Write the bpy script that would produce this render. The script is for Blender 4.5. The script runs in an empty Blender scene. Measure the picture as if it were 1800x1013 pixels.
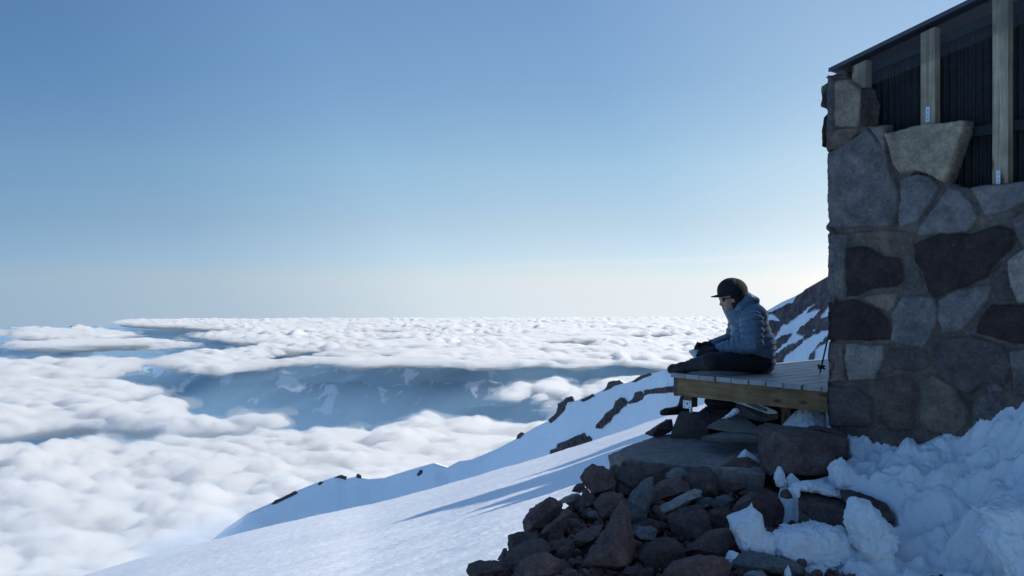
import bpy, bmesh, math, random
import numpy as np
from mathutils import Vector, Matrix, Quaternion

# ------------------------------------------------------------------ camera, sky, sun, exposure
scene = bpy.context.scene
COL = scene.collection
F = 1600.0            # focal length in photo pixels (photo 1800 x 1013)
EYE = 1.6             # camera height
CX, CY = 900.0, 506.5

cam_data = bpy.data.cameras.new("camera")
cam = bpy.data.objects.new("camera", cam_data)
COL.objects.link(cam)
cam.location = (0, 0, EYE)
cam.rotation_euler = (math.radians(90), 0, 0)
cam_data.sensor_width = 36.0
cam_data.lens = 36.0 * F / 1800.0
cam_data.clip_start = 0.05
cam_data.clip_end = 120000.0
scene.camera = cam

SUN_AZ = math.radians(72.0)     # to the right of the view direction (+Y), towards +X
SUN_EL = math.radians(29.0)
world = bpy.data.worlds.new("World")
scene.world = world
world.use_nodes = True
wn = world.node_tree
bg = wn.nodes["Background"]
sky = wn.nodes.new("ShaderNodeTexSky")
sky.sky_type = 'NISHITA'
sky.sun_disc = False
sky.sun_elevation = SUN_EL
sky.sun_rotation = SUN_AZ
sky.altitude = 2500.0
sky.air_density = 1.0
sky.dust_density = 0.4
sky.ozone_density = 1.6
# the photograph's cool white balance: tints by height above the horizon and by angle from the sun; unseen overhead sky brightened to lift the shade
def _w_ramp(fac, stops, div):
    r = wn.nodes.new("ShaderNodeValToRGB")
    wn.links.new(fac, r.inputs[0])
    el = r.color_ramp.elements
    while len(el) < len(stops):
        el.new(0.5)
    for e, (p, c) in zip(el, stops):
        e.position = p
        e.color = tuple(v / div for v in c) + (1,)
    return r.outputs[0]
def _w_vec(op, a, b, scale=None):
    n = wn.nodes.new("ShaderNodeVectorMath")
    n.operation = op
    wn.links.new(a, n.inputs[0])
    if scale is not None:
        n.inputs['Scale'].default_value = scale
    elif isinstance(b, (tuple, list, Vector)):
        n.inputs[1].default_value = b
    else:
        wn.links.new(b, n.inputs[1])
    return n
SUN_DIR = Vector((math.sin(SUN_AZ) * math.cos(SUN_EL), math.cos(SUN_AZ) * math.cos(SUN_EL), math.sin(SUN_EL)))
w_tc = wn.nodes.new("ShaderNodeTexCoord")
w_sep = wn.nodes.new("ShaderNodeSeparateXYZ")
wn.links.new(w_tc.outputs['Generated'], w_sep.inputs[0])
w_max = wn.nodes.new("ShaderNodeMath"); w_max.operation = 'MAXIMUM'      # keep the sky going below eye level down to the dipped horizon
wn.links.new(w_sep.outputs['Z'], w_max.inputs[0]); w_max.inputs[1].default_value = 0.008
w_cmb = wn.nodes.new("ShaderNodeCombineXYZ")
wn.links.new(w_sep.outputs['X'], w_cmb.inputs[0]); wn.links.new(w_sep.outputs['Y'], w_cmb.inputs[1]); wn.links.new(w_max.outputs[0], w_cmb.inputs[2])
wn.links.new(w_cmb.outputs[0], sky.inputs['Vector'])
w_dot = _w_vec('DOT_PRODUCT', w_tc.outputs['Generated'], tuple(SUN_DIR))
t_z = _w_ramp(w_sep.outputs['Z'], [(0.0, (1.00, 0.985, 1.26)), (0.03, (1.005, 0.975, 1.14)), (0.07, (1.13, 1.02, 1.01)),
              (0.13, (1.252, 1.197, 1.077)), (0.22, (1.188, 1.232, 1.163)), (0.32, (1.27, 1.349, 1.312)), (0.65, (1.9, 2.2, 2.2))], 2.5)
w_half = wn.nodes.new("ShaderNodeMath"); w_half.operation = 'MULTIPLY_ADD'      # (dot + 1) / 2
wn.links.new(w_dot.outputs['Value'], w_half.inputs[0]); w_half.inputs[1].default_value = 0.5; w_half.inputs[2].default_value = 0.5
t_d = _w_ramp(w_half.outputs[0], [(0.40, (0.417, 0.569, 0.736)), (0.50, (0.565, 0.705, 0.845)), (0.60, (0.843, 0.942, 1.012)), (0.66, (0.90, 0.95, 0.99)), (0.72, (0.885, 0.935, 0.965)),
              (0.82, (1.22, 1.07, 0.965))], 2.5)
w_1 = _w_vec('MULTIPLY', sky.outputs[0], t_z)
w_2 = _w_vec('MULTIPLY', w_1.outputs[0], t_d)
w_3 = _w_vec('SCALE', w_2.outputs[0], None, 2.5 * 2.5)
# a thin streak of cirrus low in the sky, rising gently to the right
def _w_math(op, a, b, c=None):
    n = wn.nodes.new("ShaderNodeMath"); n.operation = op
    for k, v in enumerate((a, b, c)):
        if v is None: continue
        if isinstance(v, (int, float)): n.inputs[k].default_value = v
        else: wn.links.new(v, n.inputs[k])
    return n.outputs[0]
w_line = _w_math('SUBTRACT', _w_math('MULTIPLY_ADD', w_sep.outputs['X'], -0.028, w_sep.outputs['Z']), 0.0245)
w_cv = wn.nodes.new("ShaderNodeMapping"); w_cv.inputs['Scale'].default_value = (7, 7, 190)
wn.links.new(w_tc.outputs['Generated'], w_cv.inputs['Vector'])
w_ns = wn.nodes.new("ShaderNodeTexNoise"); w_ns.inputs['Scale'].default_value = 1.0; w_ns.inputs['Detail'].default_value = 5
wn.links.new(w_cv.outputs[0], w_ns.inputs['Vector'])
w_g = _w_math('EXPONENT', _w_math('MULTIPLY', _w_math('POWER', _w_math('ABSOLUTE', w_line, 0), 2), -60000.0), 0)
w_az = wn.nodes.new("ShaderNodeMapRange"); w_az.interpolation_type = 'SMOOTHSTEP'
wn.links.new(w_sep.outputs['X'], w_az.inputs[0]); w_az.inputs[1].default_value = -0.15; w_az.inputs[2].default_value = 0.40
w_f = _w_math('MULTIPLY', _w_math('MULTIPLY', w_g, w_az.outputs[0]), _w_math('MULTIPLY', w_ns.outputs[0], 0.75))
w_mx = wn.nodes.new("ShaderNodeMix"); w_mx.data_type = 'RGBA'
wn.links.new(w_f, w_mx.inputs[0]); wn.links.new(w_3.outputs[0], w_mx.inputs[6])
w_mx.inputs[7].default_value = (7.6, 7.9, 8.1, 1)
wn.links.new(w_mx.outputs[2], bg.inputs[0])
bg.inputs[1].default_value = 0.115

sun_data = bpy.data.lights.new("sun", 'SUN')
sun_data.energy = 5.0
sun_data.angle = math.radians(0.5)
sun_data.color = (1.0, 0.935, 0.83)
sun = bpy.data.objects.new("sun", sun_data)
COL.objects.link(sun)
sun.rotation_euler = SUN_DIR.to_track_quat('Z', 'Y').to_euler()
sun.location = SUN_DIR * 60

scene.view_settings.view_transform = 'Standard'
scene.view_settings.look = 'None'
scene.view_settings.gamma = 1.0
scene.view_settings.use_curve_mapping = False
scene.view_settings.exposure = 0.0
try:
    scene.cycles.max_bounces = 20
    scene.cycles.diffuse_bounces = 4
    scene.cycles.transparent_max_bounces = 16
    scene.cycles.volume_bounces = 16
    scene.cycles.use_denoising = True
except Exception:
    pass

# ------------------------------------------------------------------ helpers: points, noise, meshes
def P(px, py, d):
    """world point seen at photo pixel (px, py) at depth d"""
    return Vector(((px - CX) / F * d, d, EYE - (py - CY) / F * d))

def _hash(ix, iy, iz, seed):
    h = (ix.astype(np.uint32) * np.uint32(374761393) + iy.astype(np.uint32) * np.uint32(668265263)
         + iz.astype(np.uint32) * np.uint32(2147483647) + np.uint32((seed * 1274126177) & 0xffffffff))
    h = (h ^ (h >> np.uint32(13))) * np.uint32(1274126177)
    h = (h ^ (h >> np.uint32(16))) * np.uint32(2246822519)
    return h ^ (h >> np.uint32(15))

_G = np.array([[1,1,0],[-1,1,0],[1,-1,0],[-1,-1,0],[1,0,1],[-1,0,1],[1,0,-1],[-1,0,-1],
               [0,1,1],[0,-1,1],[0,1,-1],[0,-1,-1],[1,1,0],[-1,1,0],[0,-1,1],[0,-1,-1]], dtype=np.float64)

def perlin(p, seed=0):
    p = np.asarray(p, dtype=np.float64)
    i = np.floor(p).astype(np.int64)
    f = p - i
    w = f * f * f * (f * (f * 6 - 15) + 10)
    with np.errstate(over='ignore'):
        out = 0.0
        for dx in (0, 1):
            wx = w[..., 0] if dx else 1 - w[..., 0]
            for dy in (0, 1):
                wy = w[..., 1] if dy else 1 - w[..., 1]
                for dz in (0, 1):
                    wz = w[..., 2] if dz else 1 - w[..., 2]
                    g = _G[(_hash(i[..., 0] + dx, i[..., 1] + dy, i[..., 2] + dz, seed) & np.uint32(15)).astype(np.int64)]
                    dot = g[..., 0] * (f[..., 0] - dx) + g[..., 1] * (f[..., 1] - dy) + g[..., 2] * (f[..., 2] - dz)
                    out = out + wx * wy * wz * dot
    return out

def fbm(p, octaves=4, gain=0.5, lac=2.03, seed=0, mode='fbm'):
    p = np.asarray(p, dtype=np.float64)
    a, tot, out = 1.0, 0.0, 0.0
    for k in range(octaves):
        n = perlin(p, seed + 17 * k)
        if mode == 'billow':
            n = np.abs(n) * 2 - 0.5
        elif mode == 'ridge':
            n = 0.5 - np.abs(n) * 2
        out = out + a * n
        tot += a
        a *= gain
        p = p * lac + 3.7
    return out / tot

def sstep(a, b, x):
    t = np.clip((x - a) / (b - a), 0, 1)
    return t * t * (3 - 2 * t)

def poly_sdf(poly, x, y):
    """signed distance to a polygon, positive inside"""
    poly = np.asarray(poly, dtype=np.float64)
    d2 = np.full(x.shape, 1e30)
    inside = np.zeros(x.shape, dtype=bool)
    n = len(poly)
    for k in range(n):
        ax, ay = poly[k]
        bx, by = poly[(k + 1) % n]
        ex, ey = bx - ax, by - ay
        wx, wy = x - ax, y - ay
        t = np.clip((wx * ex + wy * ey) / (ex * ex + ey * ey + 1e-12), 0, 1)
        d2 = np.minimum(d2, (wx - ex * t) ** 2 + (wy - ey * t) ** 2)
        if ey != 0:
            cond = ((ay <= y) != (by <= y)) & (x < ax + (y - ay) * ex / ey)
            inside ^= cond
    return np.where(inside, 1, -1) * np.sqrt(d2)

def interp(table, u):
    t = np.asarray(table, dtype=np.float64)
    return np.interp(u, t[:, 0], t[:, 1])

def interp_smooth(table, u, sigma=28.0):
    t = np.asarray(table, dtype=np.float64)
    xs = np.arange(t[0, 0] - 150, t[-1, 0] + 150, 2.0)
    lo = (t[1, 1] - t[0, 1]) / (t[1, 0] - t[0, 0]); hi = (t[-1, 1] - t[-2, 1]) / (t[-1, 0] - t[-2, 0])
    ys = np.interp(xs, t[:, 0], t[:, 1]) + np.minimum(xs - t[0, 0], 0) * lo + np.maximum(xs - t[-1, 0], 0) * hi
    k = np.arange(-60, 61) * 2.0
    w = np.exp(-0.5 * (k / sigma) ** 2); w /= w.sum()
    ys = np.convolve(np.pad(ys, 60, mode='edge'), w, mode='valid')
    return np.interp(u, xs, ys)

def link(name, me, mat=None, parent=None):
    o = bpy.data.objects.new(name, me)
    COL.objects.link(o)
    if mat is not None:
        if isinstance(mat, (list, tuple)):
            for m in mat:
                me.materials.append(m)
        else:
            me.materials.append(mat)
    if parent is not None:
        o.parent = parent
    return o

def mesh_np(name, V, Fq, smooth=True, attrs=None, colors=None):
    """mesh from vertex array and (n,4) or (n,3) face array"""
    me = bpy.data.meshes.new(name)
    V = np.ascontiguousarray(V, dtype=np.float32).reshape(-1, 3)
    Fq = np.ascontiguousarray(Fq, dtype=np.int32)
    k = Fq.shape[1]
    me.vertices.add(len(V))
    me.vertices.foreach_set('co', V.ravel())
    me.loops.add(Fq.size)
    me.loops.foreach_set('vertex_index', Fq.ravel())
    me.polygons.add(len(Fq))
    me.polygons.foreach_set('loop_start', np.arange(0, Fq.size, k, dtype=np.int32))
    me.update(calc_edges=True)
    me.polygons.foreach_set('use_smooth', np.full(len(Fq), smooth, dtype=bool))
    for nm, arr in (attrs or {}).items():
        a = me.attributes.new(nm, 'FLOAT', 'POINT')
        a.data.foreach_set('value', np.ascontiguousarray(arr, dtype=np.float32).ravel())
    me.update()
    return me

def grid_faces(n, m, keep=None):
    idx = np.arange(n * m).reshape(n, m)
    q = np.stack([idx[:-1, :-1], idx[:-1, 1:], idx[1:, 1:], idx[1:, :-1]], axis=-1)
    if keep is not None:
        q = q[keep]
    return q.reshape(-1, 4)

def compact(V, Fq, attrs):
    used = np.unique(Fq)
    remap = np.full(len(V), -1)
    remap[used] = np.arange(len(used))
    return V[used], remap[Fq], {k: a[used] for k, a in attrs.items()}

def tag(o, label=None, cat=None, group=None, kind=None):
    if label: o['label'] = label
    if cat: o['category'] = cat
    if group: o['group'] = group
    if kind: o['kind'] = kind
    return o

def empty(name, loc, label=None, cat=None, group=None):
    o = bpy.data.objects.new(name, None)
    o.location = loc
    o.empty_display_size = 0.1
    COL.objects.link(o)
    bpy.context.view_layer.update()
    return tag(o, label, cat, group)

def put(o, parent):
    """parent keeping the mesh coordinates as world coordinates"""
    o.parent = parent
    o.matrix_parent_inverse = Matrix.Translation(-Vector(parent.location))
    return o

# ------------------------------------------------------------------ materials
def new_mat(name):
    m = bpy.data.materials.new(name)
    m.use_nodes = True
    nt = m.node_tree
    return m, nt, nt.nodes["Principled BSDF"]

def node(nt, t, **kw):
    n = nt.nodes.new(t)
    for k, v in kw.items():
        setattr(n, k, v)
    return n

def noise_tex(nt, scale, detail=6, rough=0.55, coord='Object', vec=None, dist=0.0):
    n = node(nt, "ShaderNodeTexNoise")
    n.inputs['Scale'].default_value = scale
    n.inputs['Detail'].default_value = detail
    n.inputs['Roughness'].default_value = rough
    n.inputs['Distortion'].default_value = dist
    if vec is None:
        tc = node(nt, "ShaderNodeTexCoord")
        vec = tc.outputs[coord]
    nt.links.new(vec, n.inputs['Vector'])
    return n

def ramp(nt, fac, stops):
    r = node(nt, "ShaderNodeValToRGB")
    el = r.color_ramp.elements
    while len(el) < len(stops):
        el.new(0.5)
    for e, (p, c) in zip(el, stops):
        e.position = p
        e.color = (*c, 1) if len(c) == 3 else c
    nt.links.new(fac, r.inputs[0])
    return r

def add_bump(nt, bsdf, height, strength=0.5, dist=0.02, prev=None):
    b = node(nt, "ShaderNodeBump")
    b.inputs['Strength'].default_value = strength
    b.inputs['Distance'].default_value = dist
    nt.links.new(height, b.inputs['Height'])
    if prev is not None:
        nt.links.new(prev.outputs[0], b.inputs['Normal'])
    nt.links.new(b.outputs[0], bsdf.inputs['Normal'])
    return b

def mix_rgb(nt, fac, a, b, blend='MIX'):
    m = node(nt, "ShaderNodeMix", data_type='RGBA', blend_type=blend)
    for inp, v in ((m.inputs[0], fac), (m.inputs[6], a), (m.inputs[7], b)):
        if hasattr(v, 'is_linked'):
            nt.links.new(v, inp)
        elif isinstance(v, (int, float)):
            inp.default_value = v
        else:
            inp.default_value = (*v, 1) if len(v) == 3 else v
    return m.outputs[2]

def simple_mat(name, col, rough=0.8, var=0.25, scale=20.0, bump=0.0, bdist=0.005, metallic=0.0, spec=0.4, coord='Object', detail=6):
    m, nt, b = new_mat(name)
    n = noise_tex(nt, scale, detail, 0.6, coord)
    lo = tuple(c * (1 - var) for c in col)
    hi = tuple(min(1, c * (1 + var)) for c in col)
    r = ramp(nt, n.outputs[0], [(0.3, lo), (0.7, hi)])
    nt.links.new(r.outputs[0], b.inputs['Base Color'])
    b.inputs['Roughness'].default_value = rough
    b.inputs['Metallic'].default_value = metallic
    b.inputs['Specular IOR Level'].default_value = spec
    if bump:
        add_bump(nt, b, n.outputs[0], bump, bdist)
    return m

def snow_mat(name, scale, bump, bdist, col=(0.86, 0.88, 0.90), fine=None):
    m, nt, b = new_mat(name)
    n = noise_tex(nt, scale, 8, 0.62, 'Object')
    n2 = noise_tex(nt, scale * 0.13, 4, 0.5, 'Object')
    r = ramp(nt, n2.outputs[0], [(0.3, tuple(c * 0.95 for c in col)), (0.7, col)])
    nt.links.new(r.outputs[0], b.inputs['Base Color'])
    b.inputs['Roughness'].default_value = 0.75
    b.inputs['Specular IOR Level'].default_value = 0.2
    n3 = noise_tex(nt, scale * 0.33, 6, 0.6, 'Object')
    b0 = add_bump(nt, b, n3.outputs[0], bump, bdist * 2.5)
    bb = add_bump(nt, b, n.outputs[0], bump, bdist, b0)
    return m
# ------------------------------------------------------------------ near sunlit snow slope
SLOPE_Y = [(-900, 1330), (-300, 1150), (100, 1024), (260, 979), (350, 956), (420, 937), (470, 925), (530, 911), (600, 896), (640, 890), (700, 874),
           (770, 856), (830, 838), (900, 818), (970, 799), (1040, 776), (1110, 752), (1200, 722), (1300, 690), (1500, 620), (1900, 480)]
SLOPE_D = 85.0
SLOPE_K = 2560.0
def slope_z(X, Y):
    """height of the snow slope under world X, Y"""
    u = CX + F * X / np.maximum(Y, 0.5)
    yc = interp_smooth(SLOPE_Y, u)
    y = yc + SLOPE_K * (1.0 / np.maximum(Y, 0.5) - 1.0 / SLOPE_D)
    return EYE - (y - CY) / F * Y

def slope_plane(X, Y):
    return 0.02 + 0.262 * X - 0.196 * Y

SHADOW_KNOLLS = [(25.0, 53.0, 6.6, 8.0, 4.0, 1.2), (21.5, 36.5, 6.4, 8.0, 3.2, 1.2), (23.4, 44.0, 4.6, 3.4, 3.4, 1.2), (15.0, 25.5, 3.2, 2.4, 1.8, 1.2)]
def build_slope():
    u = np.arange(-900, 1900, 5.0)
    rows = np.concatenate([np.geomspace(7.0, SLOPE_D, 330), SLOPE_D + np.geomspace(1.0, 70.0, 26)])
    U, D = np.meshgrid(u, rows)
    yc = interp_smooth(SLOPE_Y, U)
    y = yc + SLOPE_K * (1.0 / D - 1.0 / SLOPE_D)
    X = (U - CX) / F * D
    Z = EYE - (y - CY) / F * D
    past = np.maximum(D - SLOPE_D, 0)
    zc = EYE - (yc - CY) / F * SLOPE_D
    Z = np.where(past > 0, zc - past * 0.30 - past ** 2 * 0.012, Z)
    p = np.stack([X, D, np.zeros_like(X)], -1)
    fade = sstep(7, 16, D)
    # wind-blown ripples run along the fall line
    r = (X * 0.80 + D * 0.60)
    q = (-X * 0.60 + D * 0.80)
    rip = np.stack([r * 0.16, q * 0.75, np.zeros_like(r)], -1)
    Z = Z + fade * (0.30 * fbm(p * 0.055, 3, seed=3) + 0.10 * fbm(rip, 4, seed=9) + 0.045 * fbm(rip * 4.0, 4, 0.6, seed=21))
    # unseen knolls added upslope, behind the hut, to throw long shadows across the snow
    for kx, ky, h, sx, sy, ang in SHADOW_KNOLLS:
        ca, sa = math.cos(ang), math.sin(ang)
        qx = ((X - kx) * ca + (D - ky) * sa) / sx; qy = (-(X - kx) * sa + (D - ky) * ca) / sy
        Z = Z + h * np.exp(-(qx ** 2 + qy ** 2) ** 1.5) * (1 + 0.25 * fbm(p * 0.3, 3, seed=77))
    V = np.stack([X, D, Z], -1).reshape(-1, 3)
    me = mesh_np("snow_slope", V, grid_faces(*U.shape))
    m = snow_mat("slope_snow", 3.0, 0.35, 0.06)
    o = link("snow_slope", me, m)
    tag(o, "smooth sunlit snow slope falling away to the left", kind='structure')
    return o
build_slope()

# ------------------------------------------------------------------ ridge beyond the slope and the mountain side it joins
RIDGE_Y = [(150, 1090), (250, 1030), (310, 995), (367, 958), (400, 930), (436, 905), (478, 886), (517, 867), (558, 850), (592, 839), (611, 842), (628, 839),
           (650, 843), (678, 841), (719, 828), (764, 815), (789, 823), (808, 812), (833, 808), (850, 801), (880, 788), (900, 777), (911, 771),
           (940, 753), (964, 741), (980, 727), (996, 708), (1012, 705), (1042, 695), (1067, 682), (1088, 676), (1104, 673), (1124, 664),
           (1143, 658), (1174, 649), (1230, 628), (1300, 585), (1349, 546), (1375, 531), (1400, 520), (1411, 513.5), (1415, 509), (1431, 500),
           (1464, 481), (1600, 405), (1800, 300), (2100, 150)]
RIDGE_D = [(150, 560), (367, 520), (600, 450), (850, 360), (1000, 280), (1170, 200), (1349, 150), (1464, 130), (2100, 100)]
RIDGE_TAN = math.tan(math.radians(36))
SNOW_PATCHES = [  # snow lying on the dark mountain side (photo pixels)
    [(1349, 547), (1358, 541), (1375, 531), (1396, 521), (1400, 522), (1393, 533), (1372, 541), (1352, 550)],
    [(1340, 556), (1356, 554), (1364, 558), (1371, 565), (1366, 566), (1354, 564), (1346, 568), (1338, 568)],
    [(1355, 598), (1364, 594), (1376, 572), (1384, 573), (1402, 558), (1414, 547), (1420, 540), (1428, 535.5), (1432, 537), (1420, 546),
     (1418, 552), (1434, 546), (1441, 548), (1431, 558), (1420, 567), (1407, 578), (1402, 586), (1399, 590), (1413, 593), (1416, 595),
     (1400, 603), (1380, 612), (1368, 620), (1360, 622), (1376, 608), (1382, 603), (1392, 591), (1390, 586), (1374, 594), (1362, 601), (1350, 606)],
    [(1442, 563), (1446, 556), (1452, 548), (1460, 538), (1462, 542), (1456, 550), (1462, 548), (1462, 552), (1454, 560)],
    [(1379, 631), (1390, 622), (1410, 606), (1430, 592), (1446, 586), (1463, 580), (1463, 590), (1452, 594), (1444, 606), (1436, 610), (1430, 622),
     (1424, 626), (1420, 640), (1375, 650)],
    [(1432, 620), (1440, 614), (1450, 606), (1463, 596), (1463, 640), (1430, 645)],
    [(1428, 583), (1433, 580), (1431, 585)],
]
def ridge_surface():
    u = np.concatenate([np.arange(150, 1330, 2.2), np.arange(1330, 1500, 0.9), np.arange(1500, 2100, 6)])
    yc = interp(RIDGE_Y, u)
    dc = interp(RIDGE_D, u)
    zc = EYE - (yc - CY) / F * dc
    xc = (u - CX) / F * dc
    yb = np.minimum(interp_smooth(SLOPE_Y, u) + 45, yc + 260)
    yb = np.where(u > 1250, yc + 230, yb)
    drop = np.maximum((yb - yc) / F * dc * 1.12, 4)
    return u, yc, dc, xc, zc, drop

def build_ridge():
    u, yc, dc, xc, zc, drop = ridge_surface()
    T = np.concatenate([np.linspace(-1, -0.02, 10), np.linspace(0, 1, 190)])
    TT, UU = np.meshgrid(T, u, indexing='ij')
    XC, DC, ZC, DR = (np.broadcast_to(a, TT.shape) for a in (xc, dc, zc, drop))
    t = np.maximum(TT, 0)
    D = DC - DR * t / RIDGE_TAN
    Z = ZC - DR * t
    back = np.maximum(-TT, 0)                  # far side of the crest
    D = D + back * 30
    Z = Z - back * back * 10 - back * 1.5
    X = XC * (D / DC)
    pxu = CX + F * X / D
    pxy = CY + F * (EYE - Z) / D
    snow = np.zeros_like(X)
    jit = 2.6 * fbm(np.stack([pxu * 0.11, pxy * 0.11, 0 * pxu], -1), 3, 0.6, seed=5)
    jit2 = 2.6 * fbm(np.stack([pxu * 0.11, pxy * 0.11, 0 * pxu + 9], -1), 3, 0.6, seed=6)
    sd = np.full(X.shape, -1e9)
    for poly in SNOW_PATCHES:
        sd = np.maximum(sd, poly_sdf(poly, pxu + jit, pxy + jit2))
    rock = 1 - sstep(-0.6, 0.6, sd)
    rock = rock * sstep(1296, 1340, pxu + 60 * fbm(np.stack([pxu * 0.03, pxy * 0.05, 0 * pxu + 3], -1), 3, 0.6, seed=7))
    p = np.stack([X, D, Z], -1)
    env = sstep(0.0, 0.12, t)
    # slope normal roughly towards the camera
    n = np.array([-0.25, -0.55, 0.80])
    bump = 0.9 * fbm(p * 0.03, 3, seed=31) * env
    # gullies run down the face
    g = np.stack([pxu * 0.035 + t * 0.6, t * 1.2, 0 * t], -1)
    bump = bump + 0.35 * fbm(g, 4, seed=33) * env * (DC / 300)
    rb = fbm(p * 0.22, 5, 0.6, seed=35, mode='ridge')
    bump = bump + rock * (0.15 + 1.0 * rb) * sstep(0, 0.05, t)
    X, D, Z = X + n[0] * bump, D + n[1] * bump, Z + n[2] * bump * np.where(t > 0.002, 1, 0.3)
    V = np.stack([X, D, Z], -1).reshape(-1, 3)
    me = mesh_np("ridge", V, grid_faces(*X.shape), attrs={'rock': rock.ravel()})
    m, nt, b = new_mat("ridge_snow_and_rock")
    at = node(nt, "ShaderNodeAttribute", attribute_name='rock')
    ns = noise_tex(nt, 0.55, 7, 0.65)
    rk = ramp(nt, ns.outputs[0], [(0.3, (0.055, 0.042, 0.045)), (0.5, (0.115, 0.085, 0.085)), (0.72, (0.20, 0.165, 0.16))])
    sn = ramp(nt, ns.outputs[0], [(0.3, (0.80, 0.82, 0.85)), (0.7, (0.88, 0.90, 0.92))])
    nt.links.new(mix_rgb(nt, at.outputs['Fac'], sn.outputs[0], rk.outputs[0]), b.inputs['Base Color'])
    b.inputs['Roughness'].default_value = 0.85
    b.inputs['Specular IOR Level'].default_value = 0.15
    add_bump(nt, b, ns.outputs[0], 0.35, 0.8)
    o = link("mountain_ridge", me, m)
    tag(o, "snowy shaded mountain ridge rising to the right behind the slope", kind='structure')
    return o
build_ridge()

def ridge_depth(px, py):
    """depth of the ridge face at a photo pixel"""
    u, yc, dc, xc, zc, drop = ridge_surface()
    dcu = np.interp(px, u, dc); zcu = np.interp(px, u, zc)
    s = (py - CY) / F
    # EYE - s*D = zc - (dc - D)*tan
    return (EYE - zcu + dcu * RIDGE_TAN) / (s + RIDGE_TAN)

# ------------------------------------------------------------------ rock outcrops on the ridge
def outcrop_mat():
    m, nt, b = new_mat("ridge_rock")
    n = noise_tex(nt, 0.9, 8, 0.68)
    r = ramp(nt, n.outputs[0], [(0.3, (0.045, 0.033, 0.036)), (0.52, (0.10, 0.072, 0.072)), (0.75, (0.19, 0.15, 0.145))])
    nt.links.new(r.outputs[0], b.inputs['Base Color'])
    b.inputs['Roughness'].default_value = 0.9
    b.inputs['Specular IOR Level'].default_value = 0.15
    add_bump(nt, b, n.outputs[0], 0.6, 0.5)
    return m
M_OUT = outcrop_mat()

def outcrop(poly, label, thick=2.2, seed=1, step=0.9):
    poly = np.asarray(poly, float)
    x0, y0 = poly.min(0) - 3
    x1, y1 = poly.max(0) + 3
    gx = np.arange(x0, x1, step); gy = np.arange(y0, y1, step)
    PX, PY = np.meshgrid(gx, gy)
    j = 1.8 * fbm(np.stack([PX * 0.16, PY * 0.16, 0 * PX + seed], -1), 3, 0.6, seed=seed)
    sd = poly_sdf(poly, PX + j, PY - j)
    D = ridge_depth(PX, np.maximum(PY, interp(RIDGE_Y, PX)))
    # columnar / blocky relief
    p = np.stack([PX * 0.30, PY * 0.13, 0 * PX + seed * 3.1], -1)
    rel = 0.55 + 0.8 * fbm(p, 4, 0.6, seed=seed + 3, mode='ridge')
    out = sstep(-0.8, 1.6, sd) * thick * np.clip(rel, 0.2, 1.4)
    Df = D - out - 0.2
    Df = np.where(sd < -0.9, D + 1.5, Df)
    keep = (np.maximum.reduce([sd[:-1, :-1], sd[1:, :-1], sd[:-1, 1:], sd[1:, 1:]]) > -0.9)
    X = (PX - CX) / F * Df
    Z = EYE - (PY - CY) / F * Df
    V = np.stack([X, Df, Z], -1).reshape(-1, 3)
    # a back sheet sunk into the mountain closes the rock
    Xb = (PX - CX) / F * (D + 2.5); Zb = EYE - (PY - CY) / F * (D + 2.5)
    Vb = np.stack([Xb, D + 2.5, Zb], -1).reshape(-1, 3)
    f = grid_faces(*PX.shape, keep=keep)
    V2, f2, _ = compact(V, f, {})
    V3, f3, _ = compact(Vb, f, {})
    # rim between the two sheets
    ed = {}
    for q in f2:
        for a, c in zip(q, np.roll(q, -1)):
            ed[(a, c)] = 1
    rim = [(a, c, c + len(V2), a + len(V2)) for (a, c) in ed if (c, a) not in ed]
    Fa = np.concatenate([f2, f3[:, ::-1] + len(V2), np.array(rim).reshape(-1, 4)[:, ::-1]])
    me = mesh_np("rock_outcrop", np.concatenate([V2, V3]), Fa, smooth=False)
    o = link("rock_outcrop", me, M_OUT)
    tag(o, label, "rock outcrop", "dark rock outcrops on the snowy ridge")
    return o

outcrop([(968, 744), (965, 739), (978, 728), (981, 718), (981, 711), (990, 707), (996, 700), (1006, 698), (1008, 704), (997, 706), (994, 714), (992, 721),
         (986, 728), (976, 738)], "dark rock band on the ridge crest above the bank of cloud", 2.2, 2)
outcrop([(1047, 753), (1048, 747), (1060, 735), (1064, 728), (1078, 718), (1082, 706), (1090, 700), (1097, 700), (1103, 707), (1100, 713), (1090, 720),
         (1088, 726), (1078, 731), (1072, 741), (1062, 748), (1058, 753)], "slanting dark rock rib in the middle of the snowy ridge face", 2.4, 5)
outcrop([(1103, 708), (1112, 702), (1116, 690), (1128, 688), (1133, 695), (1130, 702), (1118, 708), (1106, 710)],
        "small knob of dark rock between the slanting rib and the long rock band", 1.8, 8)
outcrop([(1131, 696), (1132, 686), (1150, 683), (1172, 680), (1184, 679), (1200, 682), (1200, 690), (1184, 690), (1160, 692), (1142, 693)],
        "long level dark rock band running towards the deck corner", 1.6, 11)
outcrop([(967, 800), (968, 791), (978, 789), (980, 781), (995, 776), (1010, 768), (1022, 763), (1028, 760), (1031, 769), (1036, 766), (1041, 772),
         (1041, 777), (1020, 786), (995, 795)], "blocky dark rock wall cut off below by the bright snow slope", 2.4, 14)
outcrop([(1060, 688), (1067, 682), (1070, 673), (1078, 671), (1089, 669.5), (1094, 674), (1080, 678), (1072, 684)],
        "small dark rock on the crest right below the little clouds", 1.2, 17)
outcrop([(1112, 671), (1124, 663), (1142, 657), (1146, 659), (1130, 665), (1118, 671)], "thin dark rock strip on the crest nearest the deck", 0.8, 20, 0.7)
outcrop([(1020, 704), (1042, 694), (1046, 696), (1026, 706)], "sliver of dark rock on the crest between two bigger outcrops", 0.7, 23, 0.7)
outcrop([(909, 771), (911, 765), (917, 761), (920, 763), (914, 770)], "tiny dark rock standing alone on the steep crest over the clouds", 1.2, 26, 0.7)
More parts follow.
